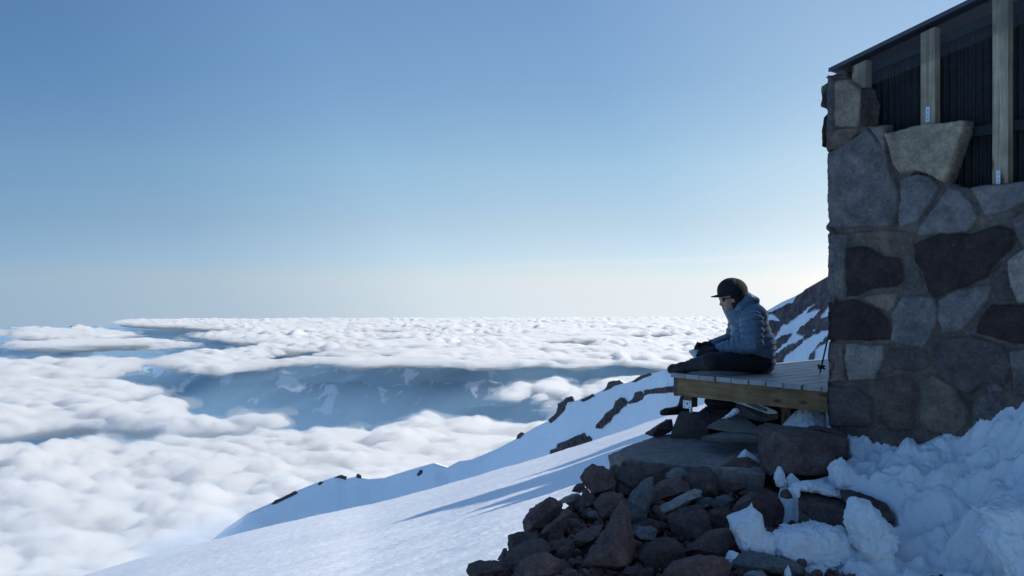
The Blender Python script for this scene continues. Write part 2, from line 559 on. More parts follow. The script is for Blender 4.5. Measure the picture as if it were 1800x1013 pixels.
outcrop([(478, 887), (485, 880), (494, 877), (512, 868), (520, 864), (523, 867), (512, 873), (498, 879), (486, 885)],
        "dark rocks along the low end of the ridge by the mist", 1.5, 29, 0.7)
outcrop([(558, 852), (564, 847), (568, 848), (562, 853)], "pebble sized dark rock just under the low crest", 1.2, 32, 0.6)
outcrop([(590, 839), (600, 836), (609, 839), (607, 843), (598, 841)], "left one of two small dark rocks on the rounded crest", 1.2, 35, 0.6)
outcrop([(627, 839), (629, 834), (634, 837), (634, 841)], "right one of two small dark rocks on the rounded crest", 1.2, 38, 0.6)
outcrop([(733, 835), (738, 827), (743, 827), (741, 833), (735, 837)], "small dark rock in the shaded snow under the pointed crest", 1.3, 41, 0.6)
outcrop([(492, 928), (494, 923), (506, 920), (510, 924), (508, 927)], "dark rock peeping over the left end of the bright slope", 1.2, 44, 0.6)
# ------------------------------------------------------------------ land and cloud sea far below, on a curved earth
CLOUD_H = 400.0
DIP = (560.0 - CY) / F
KCURV = DIP * DIP / (4 * CLOUD_H)      # drop = KCURV * d^2, puts the horizon at photo row 560
D_HOR = 2 * CLOUD_H / DIP
def sea_dist(py, h=CLOUD_H):
    s = (py - CY) / F
    disc = np.maximum(s * s - 4 * KCURV * h, 0)
    return (s - np.sqrt(disc)) / (2 * KCURV)

CLOUD_POLYS = [
    # far deck
    [(215, 562), (2200, 556), (2200, 652), (1250, 640), (1200, 641), (1100, 634), (1010, 638), (950, 634), (830, 640), (760, 634), (700, 633), (620, 636),
     (560, 632), (460, 637), (420, 640), (395, 644), (340, 642), (300, 638), (262, 632), (285, 624), (330, 618), (420, 612), (480, 601), (400, 597),
     (340, 590), (350, 584), (420, 579), (300, 573), (200, 569)],
    [(-300, 582), (0, 578), (14, 584), (10, 588), (-40, 592), (-300, 592)],
    [(16, 590), (30, 576), (60, 573), (100, 577), (140, 575), (200, 579), (233, 584), (236, 591), (190, 593), (120, 592), (60, 593)],
    [(8, 606), (20, 597), (60, 600), (110, 597), (160, 594), (180, 597), (230, 596), (270, 594), (300, 597), (344, 601), (330, 607), (270, 612), (190, 608), (120, 610), (60, 609)],
    # banks on the left
    [(-500, 630), (-60, 628), (60, 629), (180, 625), (246, 629), (240, 640), (190, 648), (120, 652), (60, 651), (-500, 648)],
    [(-500, 645), (30, 646), (90, 650), (180, 653), (250, 657), (287, 669), (240, 680), (190, 687), (110, 686), (0, 690), (-500, 694)],
    [(-500, 692), (0, 692), (100, 687), (150, 688), (240, 690), (268, 683), (290, 681), (312, 684), (352, 700), (362, 710), (390, 714), (402, 713), (410, 705),
     (422, 706), (428, 713), (455, 712), (488, 706), (517, 716), (480, 722), (430, 726), (380, 729), (290, 730), (220, 723), (130, 720), (60, 724), (10, 735), (-500, 742)],
    # small clouds in the gap
    [(878, 672), (884, 664), (900, 658), (920, 657), (932, 663), (930, 673), (905, 678), (884, 678)],
    [(943, 668), (946, 657), (968, 651), (990, 651), (1002, 662), (998, 672), (970, 672), (950, 671)],
    [(996, 678), (1006, 664), (1018, 666), (1020, 674), (1008, 680)],
    [(1032, 672), (1036, 658), (1060, 656), (1090, 652), (1140, 648), (1200, 644), (1260, 648), (1240, 668), (1150, 672), (1070, 676), (1044, 677)],
    [(1040, 690), (1046, 680), (1062, 676), (1076, 684), (1060, 696), (1046, 696)],
    [(938, 680), (944, 674), (956, 676), (954, 682), (944, 683)],
    [(956, 688), (966, 679), (978, 682), (972, 692), (964, 692)],
    [(618, 722), (630, 719), (655, 720), (648, 725), (626, 725)],
    # the big deck below
    [(-900, 752), (-60, 754), (20, 757), (70, 757), (112, 754), (130, 746), (160, 738), (185, 735), (212, 748), (228, 758), (250, 757), (262, 745), (290, 739), (335, 741),
     (380, 744), (412, 738), (425, 729), (462, 726), (520, 731), (580, 727), (600, 728), (648, 733), (662, 724), (700, 714), (745, 704), (775, 708),
     (800, 721), (830, 718), (852, 711), (885, 722), (925, 724), (950, 714), (975, 709), (1010, 718), (1060, 724), (1400, 724), (1400, 1500), (-900, 1500)],
]
def cloud_sdf(X, Y):
    sd = np.full(X.shape, -1e9)
    for poly in CLOUD_POLYS:
        pts = []
        q = np.array(poly, float)
        # densify so that straight photo edges stay straight on the curved sheet
        for a, b in zip(q, np.roll(q, -1, axis=0)):
            n = max(1, int(np.hypot(*(b - a)) // 25))
            n = min(n, 12)
            for k in range(n):
                pts.append(a + (b - a) * k / n)
        pts = np.array(pts)
        d = np.minimum(sea_dist(np.maximum(pts[:, 1], CY + DIP * F * 1.0005)), 3e4)
        pw = np.stack([(pts[:, 0] - CX) / F * d, d], -1)
        lo, hi = pw.min(0) - 900, pw.max(0) + 900
        m = (X > lo[0]) & (X < hi[0]) & (Y > lo[1]) & (Y < hi[1])
        if m.any():
            sd[m] = np.maximum(sd[m], poly_sdf(pw, X[m], Y[m]))
    return sd

def build_clouds(name='cloud_sea', grow=0.0, eseed=61, density=0.045, coarse=1.0, label=''):
    u = np.arange(-260, 1420, 2.0 * coarse)
    d = [1050.0]
    while d[-1] < D_HOR * 1.05:
        dd = np.clip(d[-1] ** 2 / F / CLOUD_H * 0.9 * coarse, 3.5, 40 * coarse)
        d.append(d[-1] + dd)
    d = np.array(d)
    U, D = np.meshgrid(u, d)
    X = (U - CX) / F * D
    p2 = np.stack([X, D, 0 * X], -1)
    warp = np.stack([fbm(p2 / 900, 3, seed=51), fbm(p2 / 900 + 40, 3, seed=52), 0 * X], -1)
    sd = cloud_sdf(X, D)
    edge = 210 * fbm(p2 * np.array([0.7, 1, 1]) / 330.0, 7, 0.66, seed=61)
    if grow:
        edge = edge + 300 * fbm(p2 * np.array([0.55, 1, 1]) / 150.0, 5, 0.68, seed=eseed)
    sdn = sd + grow + edge * np.clip(D / 5000, 0.35, 1.5) * 1.1
    holes = fbm(p2 * np.array([1 / 900.0, 1 / 700.0, 1]), 4, 0.55, seed=65)
    sdn = np.minimum(sdn, np.where(D > 5400, 170 + 1500 * (holes + 0.02), 1e9))
    far = sstep(4300, 5600, D)
    W = np.where(D < 4300, 200.0, 330.0)
    t = np.clip((sdn - 5) / W, 0, 1)
    if grow:
        t = t * (1 - 0.55 * sstep(150, 500, sd))
    body = np.sqrt(np.clip(1 - (1 - t) ** 2, 0, 1))
    # billows, each octave faded out where the grid cannot carry it
    spacing = np.maximum(np.clip(D ** 2 / F / CLOUD_H * 0.9, 3.5, 40), D * 2.0 / F)
    pw = p2 + 160 * warp
    def billow(wl, octaves, gain, seed):
        out, a = 0.0, 1.0
        for k in range(octaves):
            n = np.abs(perlin(pw / wl + 11.3 * k, seed + k)) * 2
            out = out + a * (n - 0.45) * sstep(1.6, 3.6, wl / spacing)
            wl *= 0.5
            a *= gain
        return out
    pw_far = pw
    pw = pw * np.array([0.8, 1.0, 1.0])
    bil = (billow(150.0, 5, 0.6, 70) + 0.55 * billow(380.0, 2, 0.5, 75)) * (1 - far)
    pw = pw_far
    clump = sstep(-0.25, 0.25, fbm(p2 / 1300.0, 3, 0.55, seed=185))
    bil = bil + far * (0.35 + 0.9 * clump) * (0.95 * billow(150.0, 4, 0.68, 170) + 0.30 * billow(600.0, 2, 0.5, 180))
    big = fbm(p2 / 1900.0, 3, seed=81)
    amp = 22 + 17 * far
    zz = -CLOUD_H - 56 + 46 * far + body * (34 - 12 * far) + amp * bil * (0.25 + 0.75 * body) + body * 26 * big
    Z = EYE + zz - KCURV * D * D
    t2 = t
    kq = np.maximum.reduce([t2[:-1, :-1], t2[1:, :-1], t2[:-1, 1:], t2[1:, 1:]]) > 0.0
    base = EYE - CLOUD_H - 60 + 46 * far - KCURV * D * D
    Z = np.where(t2 <= 0, base, np.maximum(Z, base + 0.5))
    Zb = base - 1.0 - 55 * body ** 4
    f = grid_faces(*X.shape, keep=kq)
    Vt, ft, _ = compact(np.stack([X, D, Z], -1).reshape(-1, 3), f, {})
    Vb, fb, _ = compact(np.stack([X, D, Zb], -1).reshape(-1, 3), f, {})
    n = len(Vt)
    e = np.concatenate([ft[:, [0, 1]], ft[:, [1, 2]], ft[:, [2, 3]], ft[:, [3, 0]]]).astype(np.int64)
    key = e[:, 0] * n + e[:, 1]; rev = e[:, 1] * n + e[:, 0]
    bd = e[~np.isin(key, rev)]
    rim = np.stack([bd[:, 1], bd[:, 0], bd[:, 0] + n, bd[:, 1] + n], -1)
    me = mesh_np(name, np.concatenate([Vt, Vb]), np.concatenate([ft, fb[:, ::-1] + n, rim]))
    m = bpy.data.materials.new("cloud"); m.use_nodes = True
    nt = m.node_tree
    nt.nodes.remove(nt.nodes["Principled BSDF"])
    v = node(nt, "ShaderNodeVolumePrincipled")
    v.inputs['Color'].default_value = (0.974, 0.970, 0.962, 1)
    v.inputs['Density'].default_value = density
    v.inputs['Anisotropy'].default_value = 0.35
    nt.links.new(v.outputs[0], nt.nodes["Material Output"].inputs['Volume'])
    o = link(name, me, m)
    tag(o, label, kind='stuff')
    return o
build_clouds(label='white sea of clouds lying far below the mountain out to the horizon')
build_clouds('cloud_veil', 22.0, 161, 0.0055, 1.5, 'thin torn vapour round the edges of the cloud banks')

def build_land():
    u = np.arange(-300, 1500, 2.5)
    d = np.concatenate([np.arange(2200, 9000, 24.0), np.arange(9000, 14000, 60.0), np.geomspace(14000, 34000, 60)])
    U, D = np.meshgrid(u, d)
    X = (U - CX) / F * D
    p = np.stack([X, D, 0 * X], -1)
    w = np.stack([fbm(p / 2500, 3, seed=101), fbm(p / 2500 + 20, 3, seed=102), 0 * X], -1)
    r = fbm(p / 2600 + w * 0.5, 6, 0.5, seed=103, mode='ridge')
    up = sstep(5200, 9000, D)
    zz = -CLOUD_H - 800 + (430 + 230 * up) * (r + 0.35) + 60 * up
    zz = np.minimum(zz, -CLOUD_H - 170)
    Z = EYE + zz - KCURV * D * D
    # snow fields high on the far hills
    ns = fbm(p * np.array([1, 0.6, 1]) / 300.0, 6, 0.62, seed=111)
    snow = sstep(0.17, 0.20, ns + 0.45 * (r - 0.05) - 0.07) * sstep(3800, 5200, D)
    V = np.stack([X, D, Z], -1).reshape(-1, 3)
    me = mesh_np("land", V, grid_faces(*X.shape), attrs={'snow': snow.ravel()})
    m, nt, b = new_mat("far_land")
    at = node(nt, "ShaderNodeAttribute", attribute_name='snow')
    n = noise_tex(nt, 0.004, 6, 0.6)
    gr = ramp(nt, n.outputs[0], [(0.35, (0.028, 0.04, 0.034)), (0.65, (0.06, 0.07, 0.06))])
    nt.links.new(mix_rgb(nt, at.outputs['Fac'], gr.outputs[0], (0.75, 0.77, 0.8)), b.inputs['Base Color'])
    b.inputs['Roughness'].default_value = 0.95
    b.inputs['Specular IOR Level'].default_value = 0.1
    o = link("land", me, m)
    tag(o, "forested hills with snow patches in the valley under the clouds", kind='structure')
build_land()

# ------------------------------------------------------------------ air: the blue haze that fills the valleys under the clouds
def build_haze():
    n = 40
    gx = np.linspace(-40000, 40000, n); gy = np.linspace(-3000, 42000, n)
    GX, GY = np.meshgrid(gx, gy)
    drop = KCURV * (GX ** 2 + GY ** 2)
    top = EYE - CLOUD_H - 125 - drop
    V = np.concatenate([np.stack([GX, GY, top], -1).reshape(-1, 3), np.stack([GX, GY, top - 1100], -1).reshape(-1, 3)])
    f = grid_faces(n, n)
    k = n * n
    idx = np.arange(k).reshape(n, n)
    ring = np.concatenate([idx[0, :], idx[1:, -1], idx[-1, -2::-1], idx[-2:0:-1, 0]])
    nxt = np.roll(ring, -1)
    side = np.stack([ring, ring + k, nxt + k, nxt], -1)
    me = mesh_np("haze", V, np.concatenate([f, f[:, ::-1] + k, side]), smooth=False)
    m = bpy.data.materials.new("haze_air"); m.use_nodes = True
    nt = m.node_tree
    nt.nodes.remove(nt.nodes["Principled BSDF"])
    v = node(nt, "ShaderNodeVolumePrincipled")
    v.inputs['Color'].default_value = (0.46, 0.74, 1.0, 1)
    v.inputs['Density'].default_value = 4.4e-4
    v.inputs['Anisotropy'].default_value = 0.0
    nt.links.new(v.outputs[0], nt.nodes["Material Output"].inputs['Volume'])
    o = link("haze", me, m)
    tag(o, "blue air filling the valleys under the clouds", kind='stuff')
build_haze()


# a scrap of mist where the low end of the ridge runs out into the cloud
def build_mist():
    bm = bmesh.new()
    for (px, py, d, rx, ry, rz, tl) in ((352, 962, 470, 34, 40, 13, 0.18), (392, 928, 505, 22, 30, 9, 0.3)):
        c = P(px, py, d)
        m4 = Matrix.Translation(c) @ Matrix.Rotation(-tl, 4, 'Y') @ Matrix.Diagonal((rx, ry, rz, 1))
        bmesh.ops.create_icosphere(bm, subdivisions=4, radius=1.0, matrix=m4)
    me = bpy.data.meshes.new("mist"); bm.to_mesh(me); bm.free()
    V = np.empty(len(me.vertices) * 3, np.float32); me.vertices.foreach_get('co', V); V = V.reshape(-1, 3)
    V[:, 2] += 5 * fbm(V / 14.0, 3, 0.6, seed=141); V[:, 0] += 7 * fbm(V / 16.0 + 5, 3, 0.6, seed=143)
    me.vertices.foreach_set('co', V.ravel())
    m = bpy.data.materials.new("mist_air"); m.use_nodes = True
    nt = m.node_tree
    nt.nodes.remove(nt.nodes["Principled BSDF"])
    v = node(nt, "ShaderNodeVolumePrincipled")
    v.inputs['Color'].default_value = (0.97, 0.98, 1.0, 1)
    v.inputs['Density'].default_value = 0.014
    nt.links.new(v.outputs[0], nt.nodes["Material Output"].inputs['Volume'])
    tag(link("mist", me, m), "wisp of mist over the low left end of the ridge", kind='stuff')
build_mist()
# ------------------------------------------------------------------ stone hut
A_DIR = Vector((0.643, -0.766, 0)).normalized()      # along the front wall, to the right and nearer
B_DIR = Vector((0.766, 0.643, 0)).normalized()       # along the side wall, away
N_OUT = -B_DIR                                       # the front wall looks this way
HC = Vector((2.041, 5.8, 0))                         # front left corner of the hut

def wall_sz(px, py):
    px = np.asarray(px, float); py = np.asarray(py, float)
    t = (px - CX) / F
    s = (t * HC.y - HC.x) / (A_DIR.x - A_DIR.y * t)
    d = HC.y + A_DIR.y * s
    return s, EYE - (py - CY) / F * d

def wall_pt(s, z, off=0.0):
    v = HC + A_DIR * s + N_OUT * off
    return Vector((v.x, v.y, z))

ROOF_Z0, ROOF_K = 2.983, 0.262
def roof_z(s):
    return ROOF_Z0 + ROOF_K * s

def z2(pts):   # photo pixels from the first working crop
    return [(1430 + x / 2.532, y / 2.532) for x, y in pts]
def z3(pts):
    return [(1430 + x / 2.471, 370 + y / 2.471) for x, y in pts]

GREY, DGREY, TAN, DARK, LITE, BLUE, MOTT = ((0.135, 0.135, 0.145), (0.085, 0.085, 0.092), (0.215, 0.195, 0.165), (0.040, 0.031, 0.032),
                                            (0.27, 0.265, 0.25), (0.155, 0.165, 0.18), (0.14, 0.115, 0.10))
STONES = [  # outline, colour, how far it stands proud
    (z2([(55, 380), (75, 330), (105, 370), (106, 560), (80, 680), (68, 675)]), DGREY, 0.05),
    (z2([(110, 365), (165, 358), (215, 405), (218, 540), (203, 566), (110, 562)]), TAN, 0.055),
    (z2([(222, 395), (245, 402), (264, 470), (256, 545), (240, 568), (222, 566)]), DARK, 0.04),
    (z2([(110, 574), (203, 576), (170, 632), (80, 672), (84, 640)]), MOTT, 0.035),
    (z2([(68, 690), (180, 628), (246, 580), (300, 640), (333, 690), (346, 760), (378, 850), (380, 930), (360, 1005), (84, 1012), (68, 870)]), GREY, 0.045),
    (z2([(255, 568), (328, 562), (324, 672), (302, 628)]), (0.19, 0.17, 0.165), 0.04),
    (z2([(335, 600), (500, 560), (682, 544), (674, 590), (642, 690), (606, 805), (592, 812), (520, 772), (470, 760), (405, 772), (375, 735), (350, 650)]),
     (0.27, 0.245, 0.20), 0.085),
    (z2([(392, 802), (470, 777), (528, 792), (556, 832), (534, 880), (470, 990), (388, 1008), (384, 960), (395, 860)]), BLUE, 0.03),
    (z2([(484, 1010), (560, 905), (610, 836), (658, 854), (712, 912), (732, 972), (690, 1030), (600, 1040), (470, 1046)]), BLUE, 0.035),
    (z2([(708, 836), (937, 815), (1010, 806), (1010, 866), (860, 940), (770, 958), (742, 900)]), BLUE, 0.035),
    (z3([(176, 100), (320, 86), (438, 102), (438, 186), (330, 188), (232, 158)]), MOTT, 0.02),
    (z3([(70, 104), (158, 106), (142, 160), (140, 374), (70, 384)]), GREY, 0.03),
    (z3([(152, 166), (240, 160), (300, 200), (385, 215), (396, 300), (370, 325), (250, 340), (190, 370), (150, 370)]), DARK, 0.03),
    (z3([(446, 150), (560, 102), (690, 106), (800, 70), (858, 86), (878, 130), (858, 170), (788, 235), (756, 288), (690, 318), (530, 378), (502, 350), (492, 280), (450, 215)]), DARK, 0.045),
    (z3([(415, 255), (440, 248), (473, 290), (475, 330), (440, 335), (415, 310)]), (0.10, 0.10, 0.095), 0.015),
    (z3([(225, 378), (365, 357), (350, 416), (325, 436), (270, 410)]), TAN, 0.02),
    (z3([(66, 402), (190, 390), (286, 432), (330, 480), (334, 556), (250, 562), (66, 560)]), DARK, 0.04),
    (z3([(394, 374), (520, 378), (540, 430), (525, 510), (486, 586), (400, 586), (346, 566), (350, 455)]), BLUE, 0.03),
    (z3([(550, 392), (640, 344), (770, 328), (756, 390), (686, 480), (636, 526), (560, 526), (546, 470)]), BLUE, 0.025),
    (z3([(782, 412), (914, 415), (1010, 420), (1010, 578), (860, 573), (772, 540), (716, 530), (734, 470)]), DARK, 0.04),
    (z3([(848, 222), (914, 172), (1010, 150), (1010, 404), (894, 398), (862, 330)]), LITE, 0.03),
    (z3([(790, 272), (820, 238), (846, 310), (876, 390), (800, 390), (782, 330)]), DGREY, 0.02),
    (z3([(150, 580), (308, 592), (300, 660), (270, 728), (160, 738), (144, 650)]), (0.22, 0.225, 0.225), 0.03),
    (z3([(70, 572), (130, 584), (134, 650), (140, 740), (70, 745)]), (0.15, 0.13, 0.13), 0.03),
    (z3([(332, 604), (488, 604), (506, 670), (480, 692), (350, 688), (324, 650)]), DGREY, 0.02),
    (z3([(560, 562), (700, 547), (828, 592), (856, 680), (836, 752), (740, 742), (684, 796), (620, 766), (550, 700), (532, 640)]), DGREY, 0.045),
    (z3([(856, 612), (914, 607), (1010, 600), (1010, 800), (872, 796), (868, 700)]), GREY, 0.03),
    (z3([(70, 768), (200, 768), (262, 830), (258, 920), (220, 938), (70, 930)]), DGREY, 0.035),
    (z3([(298, 732), (400, 718), (438, 742), (438, 950), (370, 953), (296, 920)]), (0.105, 0.085, 0.08), 0.03),
    (z3([(472, 742), (530, 718), (618, 772), (666, 840), (666, 930), (620, 968), (520, 963), (472, 930)]), (0.15, 0.145, 0.13), 0.035),
    (z3([(692, 832), (768, 792), (828, 850), (850, 960), (700, 980)]), GREY, 0.025),
    (z3([(752, 760), (800, 750), (818, 782), (764, 786)]), (0.16, 0.165, 0.19), 0.02),
    (z3([(868, 32), (914, 12), (1010, -26), (1010, 140), (914, 160), (888, 112)]), GREY, 0.03),
]

def stone_material(name):
    m, nt, b = new_mat(name)
    at = node(nt, "ShaderNodeAttribute", attribute_name='stone_col')
    n1 = noise_tex(nt, 9.0, 8, 0.7)
    n2 = noise_tex(nt, 60.0, 5, 0.7)
    r1 = ramp(nt, n1.outputs[0], [(0.28, (0.48, 0.48, 0.50)), (0.5, (0.95, 0.94, 0.95)), (0.72, (1.6, 1.52, 1.42))])
    c = mix_rgb(nt, 1.0, at.outputs['Color'], r1.outputs[0], 'MULTIPLY')
    c = mix_rgb(nt, 1.0, c, (1.12, 0.95, 0.83), 'MULTIPLY')
    r2 = ramp(nt, n2.outputs[0], [(0.3, (0.72, 0.72, 0.72)), (0.7, (1.25, 1.25, 1.25))])
    c = mix_rgb(nt, 1.0, c, r2.outputs[0], 'MULTIPLY')
    # lichen and frost specks
    n3 = noise_tex(nt, 26.0, 6, 0.75)
    r3 = ramp(nt, n3.outputs[0], [(0.63, (0, 0, 0)), (0.72, (0.6, 0.6, 0.6))])
    c = mix_rgb(nt, r3.outputs[0], c, (0.30, 0.29, 0.26))
    nt.links.new(c, b.inputs['Base Color'])
    b.inputs['Roughness'].default_value = 0.88
    b.inputs['Specular IOR Level'].default_value = 0.25
    b1 = add_bump(nt, b, n1.outputs[0], 0.5, 0.012)
    add_bump(nt, b, n2.outputs[0], 0.45, 0.004, b1)
    return m
M_STONE = stone_material("rubble_stone")

def col_attr(me, name, arr):
    a = me.attributes.new(name, 'FLOAT_COLOR', 'POINT')
    full = np.concatenate([arr, np.ones((len(arr), 1))], -1).astype(np.float32)
    a.data.foreach_set('color', full.ravel())

def voronoi_field(S, Z, cell, seed):
    """random rubble pattern: signed distance to a stone edge and a stone id"""
    rnd = np.random.RandomState(seed)
    i0, i1 = int(np.floor(S.min() / cell)) - 1, int(np.ceil(S.max() / cell)) + 2
    j0, j1 = int(np.floor(Z.min() / cell)) - 1, int(np.ceil(Z.max() / cell)) + 2
    pts = np.array([((i + rnd.uniform(0.1, 0.9)) * cell, (j + rnd.uniform(0.1, 0.9)) * cell) for i in range(i0, i1) for j in range(j0, j1)])
    d1 = np.full(S.shape, 1e9); d2 = np.full(S.shape, 1e9); idd = np.zeros(S.shape, int)
    for k, (a, b) in enumerate(pts):
        d = np.hypot((S - a) * 0.85, Z - b)
        m1 = d < d1
        d2 = np.where(m1, d1, np.minimum(d2, d))
        idd = np.where(m1, k, idd)
        d1 = np.minimum(d1, d)
    return (d2 - d1) * 0.5, idd, len(pts)

MORTAR = np.array((0.115, 0.11, 0.108))
def stone_wall(name, origin, direc, normal, s0, s1, ztop_fn, stones=None, res=0.007, cell=0.34, seed=3, zlo=-0.6, proud=None):
    s = np.arange(s0, s1 + res, res)
    rows = np.linspace(0, 1, int((3.3 - zlo) / res))
    zt = ztop_fn(s)
    S = np.broadcast_to(s[None, :], (len(rows), len(s))).copy()
    Z = zlo + rows[:, None] * (zt[None, :] - zlo)
    jit = 0.010 * fbm(np.stack([S * 14, Z * 14, 0 * S], -1), 3, 0.55, seed=seed)
    jit2 = 0.010 * fbm(np.stack([S * 14, Z * 14, 0 * S + 5], -1), 3, 0.55, seed=seed + 1)
    H = np.zeros(S.shape)
    Cc = np.broadcast_to(MORTAR, S.shape + (3,)).copy()
    rough = 0.022 * fbm(np.stack([S * 6, Z * 6, 0 * S], -1), 5, 0.62, seed=seed + 2, mode='ridge') + 0.008 * fbm(np.stack([S * 30, Z * 30, 0 * S], -1), 3, 0.6, seed=seed + 4)
    covered = np.zeros(S.shape, bool)
    mask = np.full(S.shape, -1.0)
    if stones:
        ps, pz = wall_sz([p[0] for p in MORTAR_EDGE], [p[1] for p in MORTAR_EDGE])
        mask = poly_sdf(np.stack([ps, pz], -1), S + jit, Z + jit2)
        mask = np.where(S > ps.max() - 0.02, 1.0, mask)
    for k, (poly, c, pr) in enumerate(stones or []):
        ps, pz = wall_sz([p[0] for p in poly], [p[1] for p in poly])
        sd = poly_sdf(np.stack([ps, pz], -1), S + jit, Z + jit2) + 0.005
        lvl = 0.75 * pr * sstep(-0.004, 0.007, sd) + sstep(0, 0.10, sd) * 0.012
        tilt = ((k * 37) % 11 - 5) / 5 * 0.05 * (S - ps.mean()) + ((k * 53) % 7 - 3) / 3 * 0.04 * (Z - pz.mean())
        lvl = np.where(sd > -0.006, np.maximum(lvl + tilt * sstep(0, 0.02, sd), 0), 0)
        H = np.maximum(H, lvl)
        w = sstep(-0.003, 0.004, sd)[..., None]
        Cc = Cc * (1 - w) + np.array(c) * w
        covered |= sd > -0.02
        mask = np.maximum(mask, sd)
    sd, idd, n = voronoi_field(S + jit * 2, Z + jit2 * 2, cell, seed)
    rnd = np.random.RandomState(seed + 9)
    pal = np.array([GREY, DGREY, BLUE, MOTT, DARK, TAN, GREY, DGREY])
    cols = pal[rnd.randint(0, len(pal), n)] * rnd.uniform(0.8, 1.2, (n, 1))
    prs = rnd.uniform(0.015, 0.045, n)
    free = ~covered if not stones else (~covered & (S > 1.20))
    lv = prs[idd] * sstep(0.010, 0.028, sd)
    H = np.where(free, np.maximum(H, lv), H)
    w = (sstep(0.010, 0.018, sd) * free)[..., None]
    Cc = Cc * (1 - w) + cols[idd] * w
    H = H + rough * np.where(H > 0.01, 1.0, 0.6)
    if proud is not None:
        H = H + proud(Z)
    if stones:
        H = np.where(mask < -0.004, -0.06, H)
    base = np.array(origin)[None, None, :] + S[..., None] * np.array(direc) + H[..., None] * np.array(normal)
    V = base.copy(); V[..., 2] = Z
    # turn the top edge back into the wall so that it has thickness
    top = V[-1:].copy() - 0.14 * np.array(normal)
    V = np.concatenate([V, top]); Cc = np.concatenate([Cc, np.broadcast_to(MORTAR, Cc[-1:].shape)])
    keep = None
    if stones:
        mk = np.concatenate([mask, mask[-1:]])
        keep = np.maximum.reduce([mk[:-1, :-1], mk[1:, :-1], mk[:-1, 1:], mk[1:, 1:]]) > -0.004
    fc = grid_faces(V.shape[0], V.shape[1], keep)
    Vc, fc, at = compact(V.reshape(-1, 3), fc, {'c': Cc.reshape(-1, 3)})
    me = mesh_np(name, Vc, fc)
    col_attr(me, 'stone_col', at['c'])
    return me

MORTAR_EDGE = [(1430, 60), (1478, 112), (1490, 146), (1514, 166), (1528, 224), (1560, 226), (1580, 300), (1600, 306), (1660, 320), (1690, 332), (1712, 333),
               (1800, 324), (1990, 306), (1990, 1600), (1430, 1600)]
def front_top(s):
    return np.minimum(roof_z(s) - 0.03, 3.3)

def box_bm(bm, o, ax, ay, az):
    """box from corner o spanned by three vectors"""
    o, ax, ay, az = Vector(o), Vector(ax), Vector(ay), Vector(az)
    v = [bm.verts.new(o + ax * i + ay * j + az * k) for k in (0, 1) for j in (0, 1) for i in (0, 1)]
    for q in ((0, 2, 3, 1), (4, 5, 7, 6), (0, 1, 5, 4), (1, 3, 7, 5), (3, 2, 6, 7), (2, 0, 4, 6)):
        bm.faces.new([v[i] for i in q])
    return v

def bm_obj(name, bm, mat, parent=None, bevel=0.0, smooth=False):
    bmesh.ops.recalc_face_normals(bm, faces=bm.faces[:])
    if bevel:
        bmesh.ops.bevel(bm, geom=bm.edges[:], offset=bevel, segments=2, affect='EDGES', profile=0.6)
    me = bpy.data.meshes.new(name)
    bm.to_mesh(me); bm.free()
    if smooth:
        me.polygons.foreach_set('use_smooth', np.ones(len(me.polygons), bool))
    o = link(name, me, mat)
    if parent is not None:
        put(o, parent)
    return o

def wood_mat(name, lo, hi, along, scale=1.0, rough=0.7, knots=True):
    """wood whose grain runs along a world direction"""
    m, nt, b = new_mat(name)
    tc = node(nt, "ShaderNodeTexCoord")
    mp = node(nt, "ShaderNodeMapping")
    ang = math.atan2(along[1], along[0]) if abs(along[2]) < 0.5 else 0
    # rotate so that local X follows the grain, then squash the grain axis
    vr = node(nt, "ShaderNodeVectorRotate", rotation_type='Z_AXIS')
    vr.inputs['Angle'].default_value = -ang
    nt.links.new(tc.outputs['Object'], vr.inputs['Vector'])
    nt.links.new(vr.outputs[0], mp.inputs['Vector'])
    mp.inputs['Scale'].default_value = (0.9 * scale, 22 * scale, 22 * scale) if abs(along[2]) < 0.5 else (22 * scale, 22 * scale, 0.9 * scale)
    n = noise_tex(nt, 1.6, 6, 0.6, vec=mp.outputs[0], dist=0.8)
    n2 = noise_tex(nt, 5.0, 4, 0.6)
    r = ramp(nt, n.outputs[0], [(0.3, lo), (0.68, hi)])
    r2 = ramp(nt, n2.outputs[0], [(0.35, (0.72, 0.70, 0.68)), (0.65, (1.12, 1.12, 1.12))])
    c = mix_rgb(nt, 1.0, r.outputs[0], r2.outputs[0], 'MULTIPLY')
    if knots:
        mk = node(nt, "ShaderNodeMapping")
        nt.links.new(vr.outputs[0], mk.inputs['Vector'])
        mk.inputs['Scale'].default_value = (4.5, 11, 11) if abs(along[2]) < 0.5 else (11, 11, 4.5)
        vo = node(nt, "ShaderNodeTexVoronoi")
        vo.inputs['Scale'].default_value = 1.0
        nt.links.new(mk.outputs[0], vo.inputs['Vector'])
        rk = ramp(nt, vo.outputs['Distance'], [(0.10, (0.35, 0.28, 0.24)), (0.22, (1, 1, 1))])
        c = mix_rgb(nt, 1.0, c, rk.outputs[0], 'MULTIPLY')
    nt.links.new(c, b.inputs['Base Color'])
    b.inputs['Roughness'].default_value = rough
    b.inputs['Specular IOR Level'].default_value = 0.3
    add_bump(nt, b, n.outputs[0], 0.35, 0.004)
    return m

M_STUD = wood_mat("weathered_stud_wood", (0.22, 0.165, 0.11), (0.50, 0.39, 0.27), (0, 0, 1), rough=0.8)
M_GALV = simple_mat("galvanised_steel", (0.55, 0.57, 0.60), 0.45, 0.15, 60, 0.1, 0.001, metallic=0.6)
M_ROOF = simple_mat("dark_roof_metal", (0.045, 0.047, 0.055), 0.5, 0.2, 8, 0.1, 0.003, metallic=0.2)
M_INNER = simple_mat("dark_weathered_panel", (0.020, 0.020, 0.023), 0.75, 0.3, 14, 0.2, 0.002)

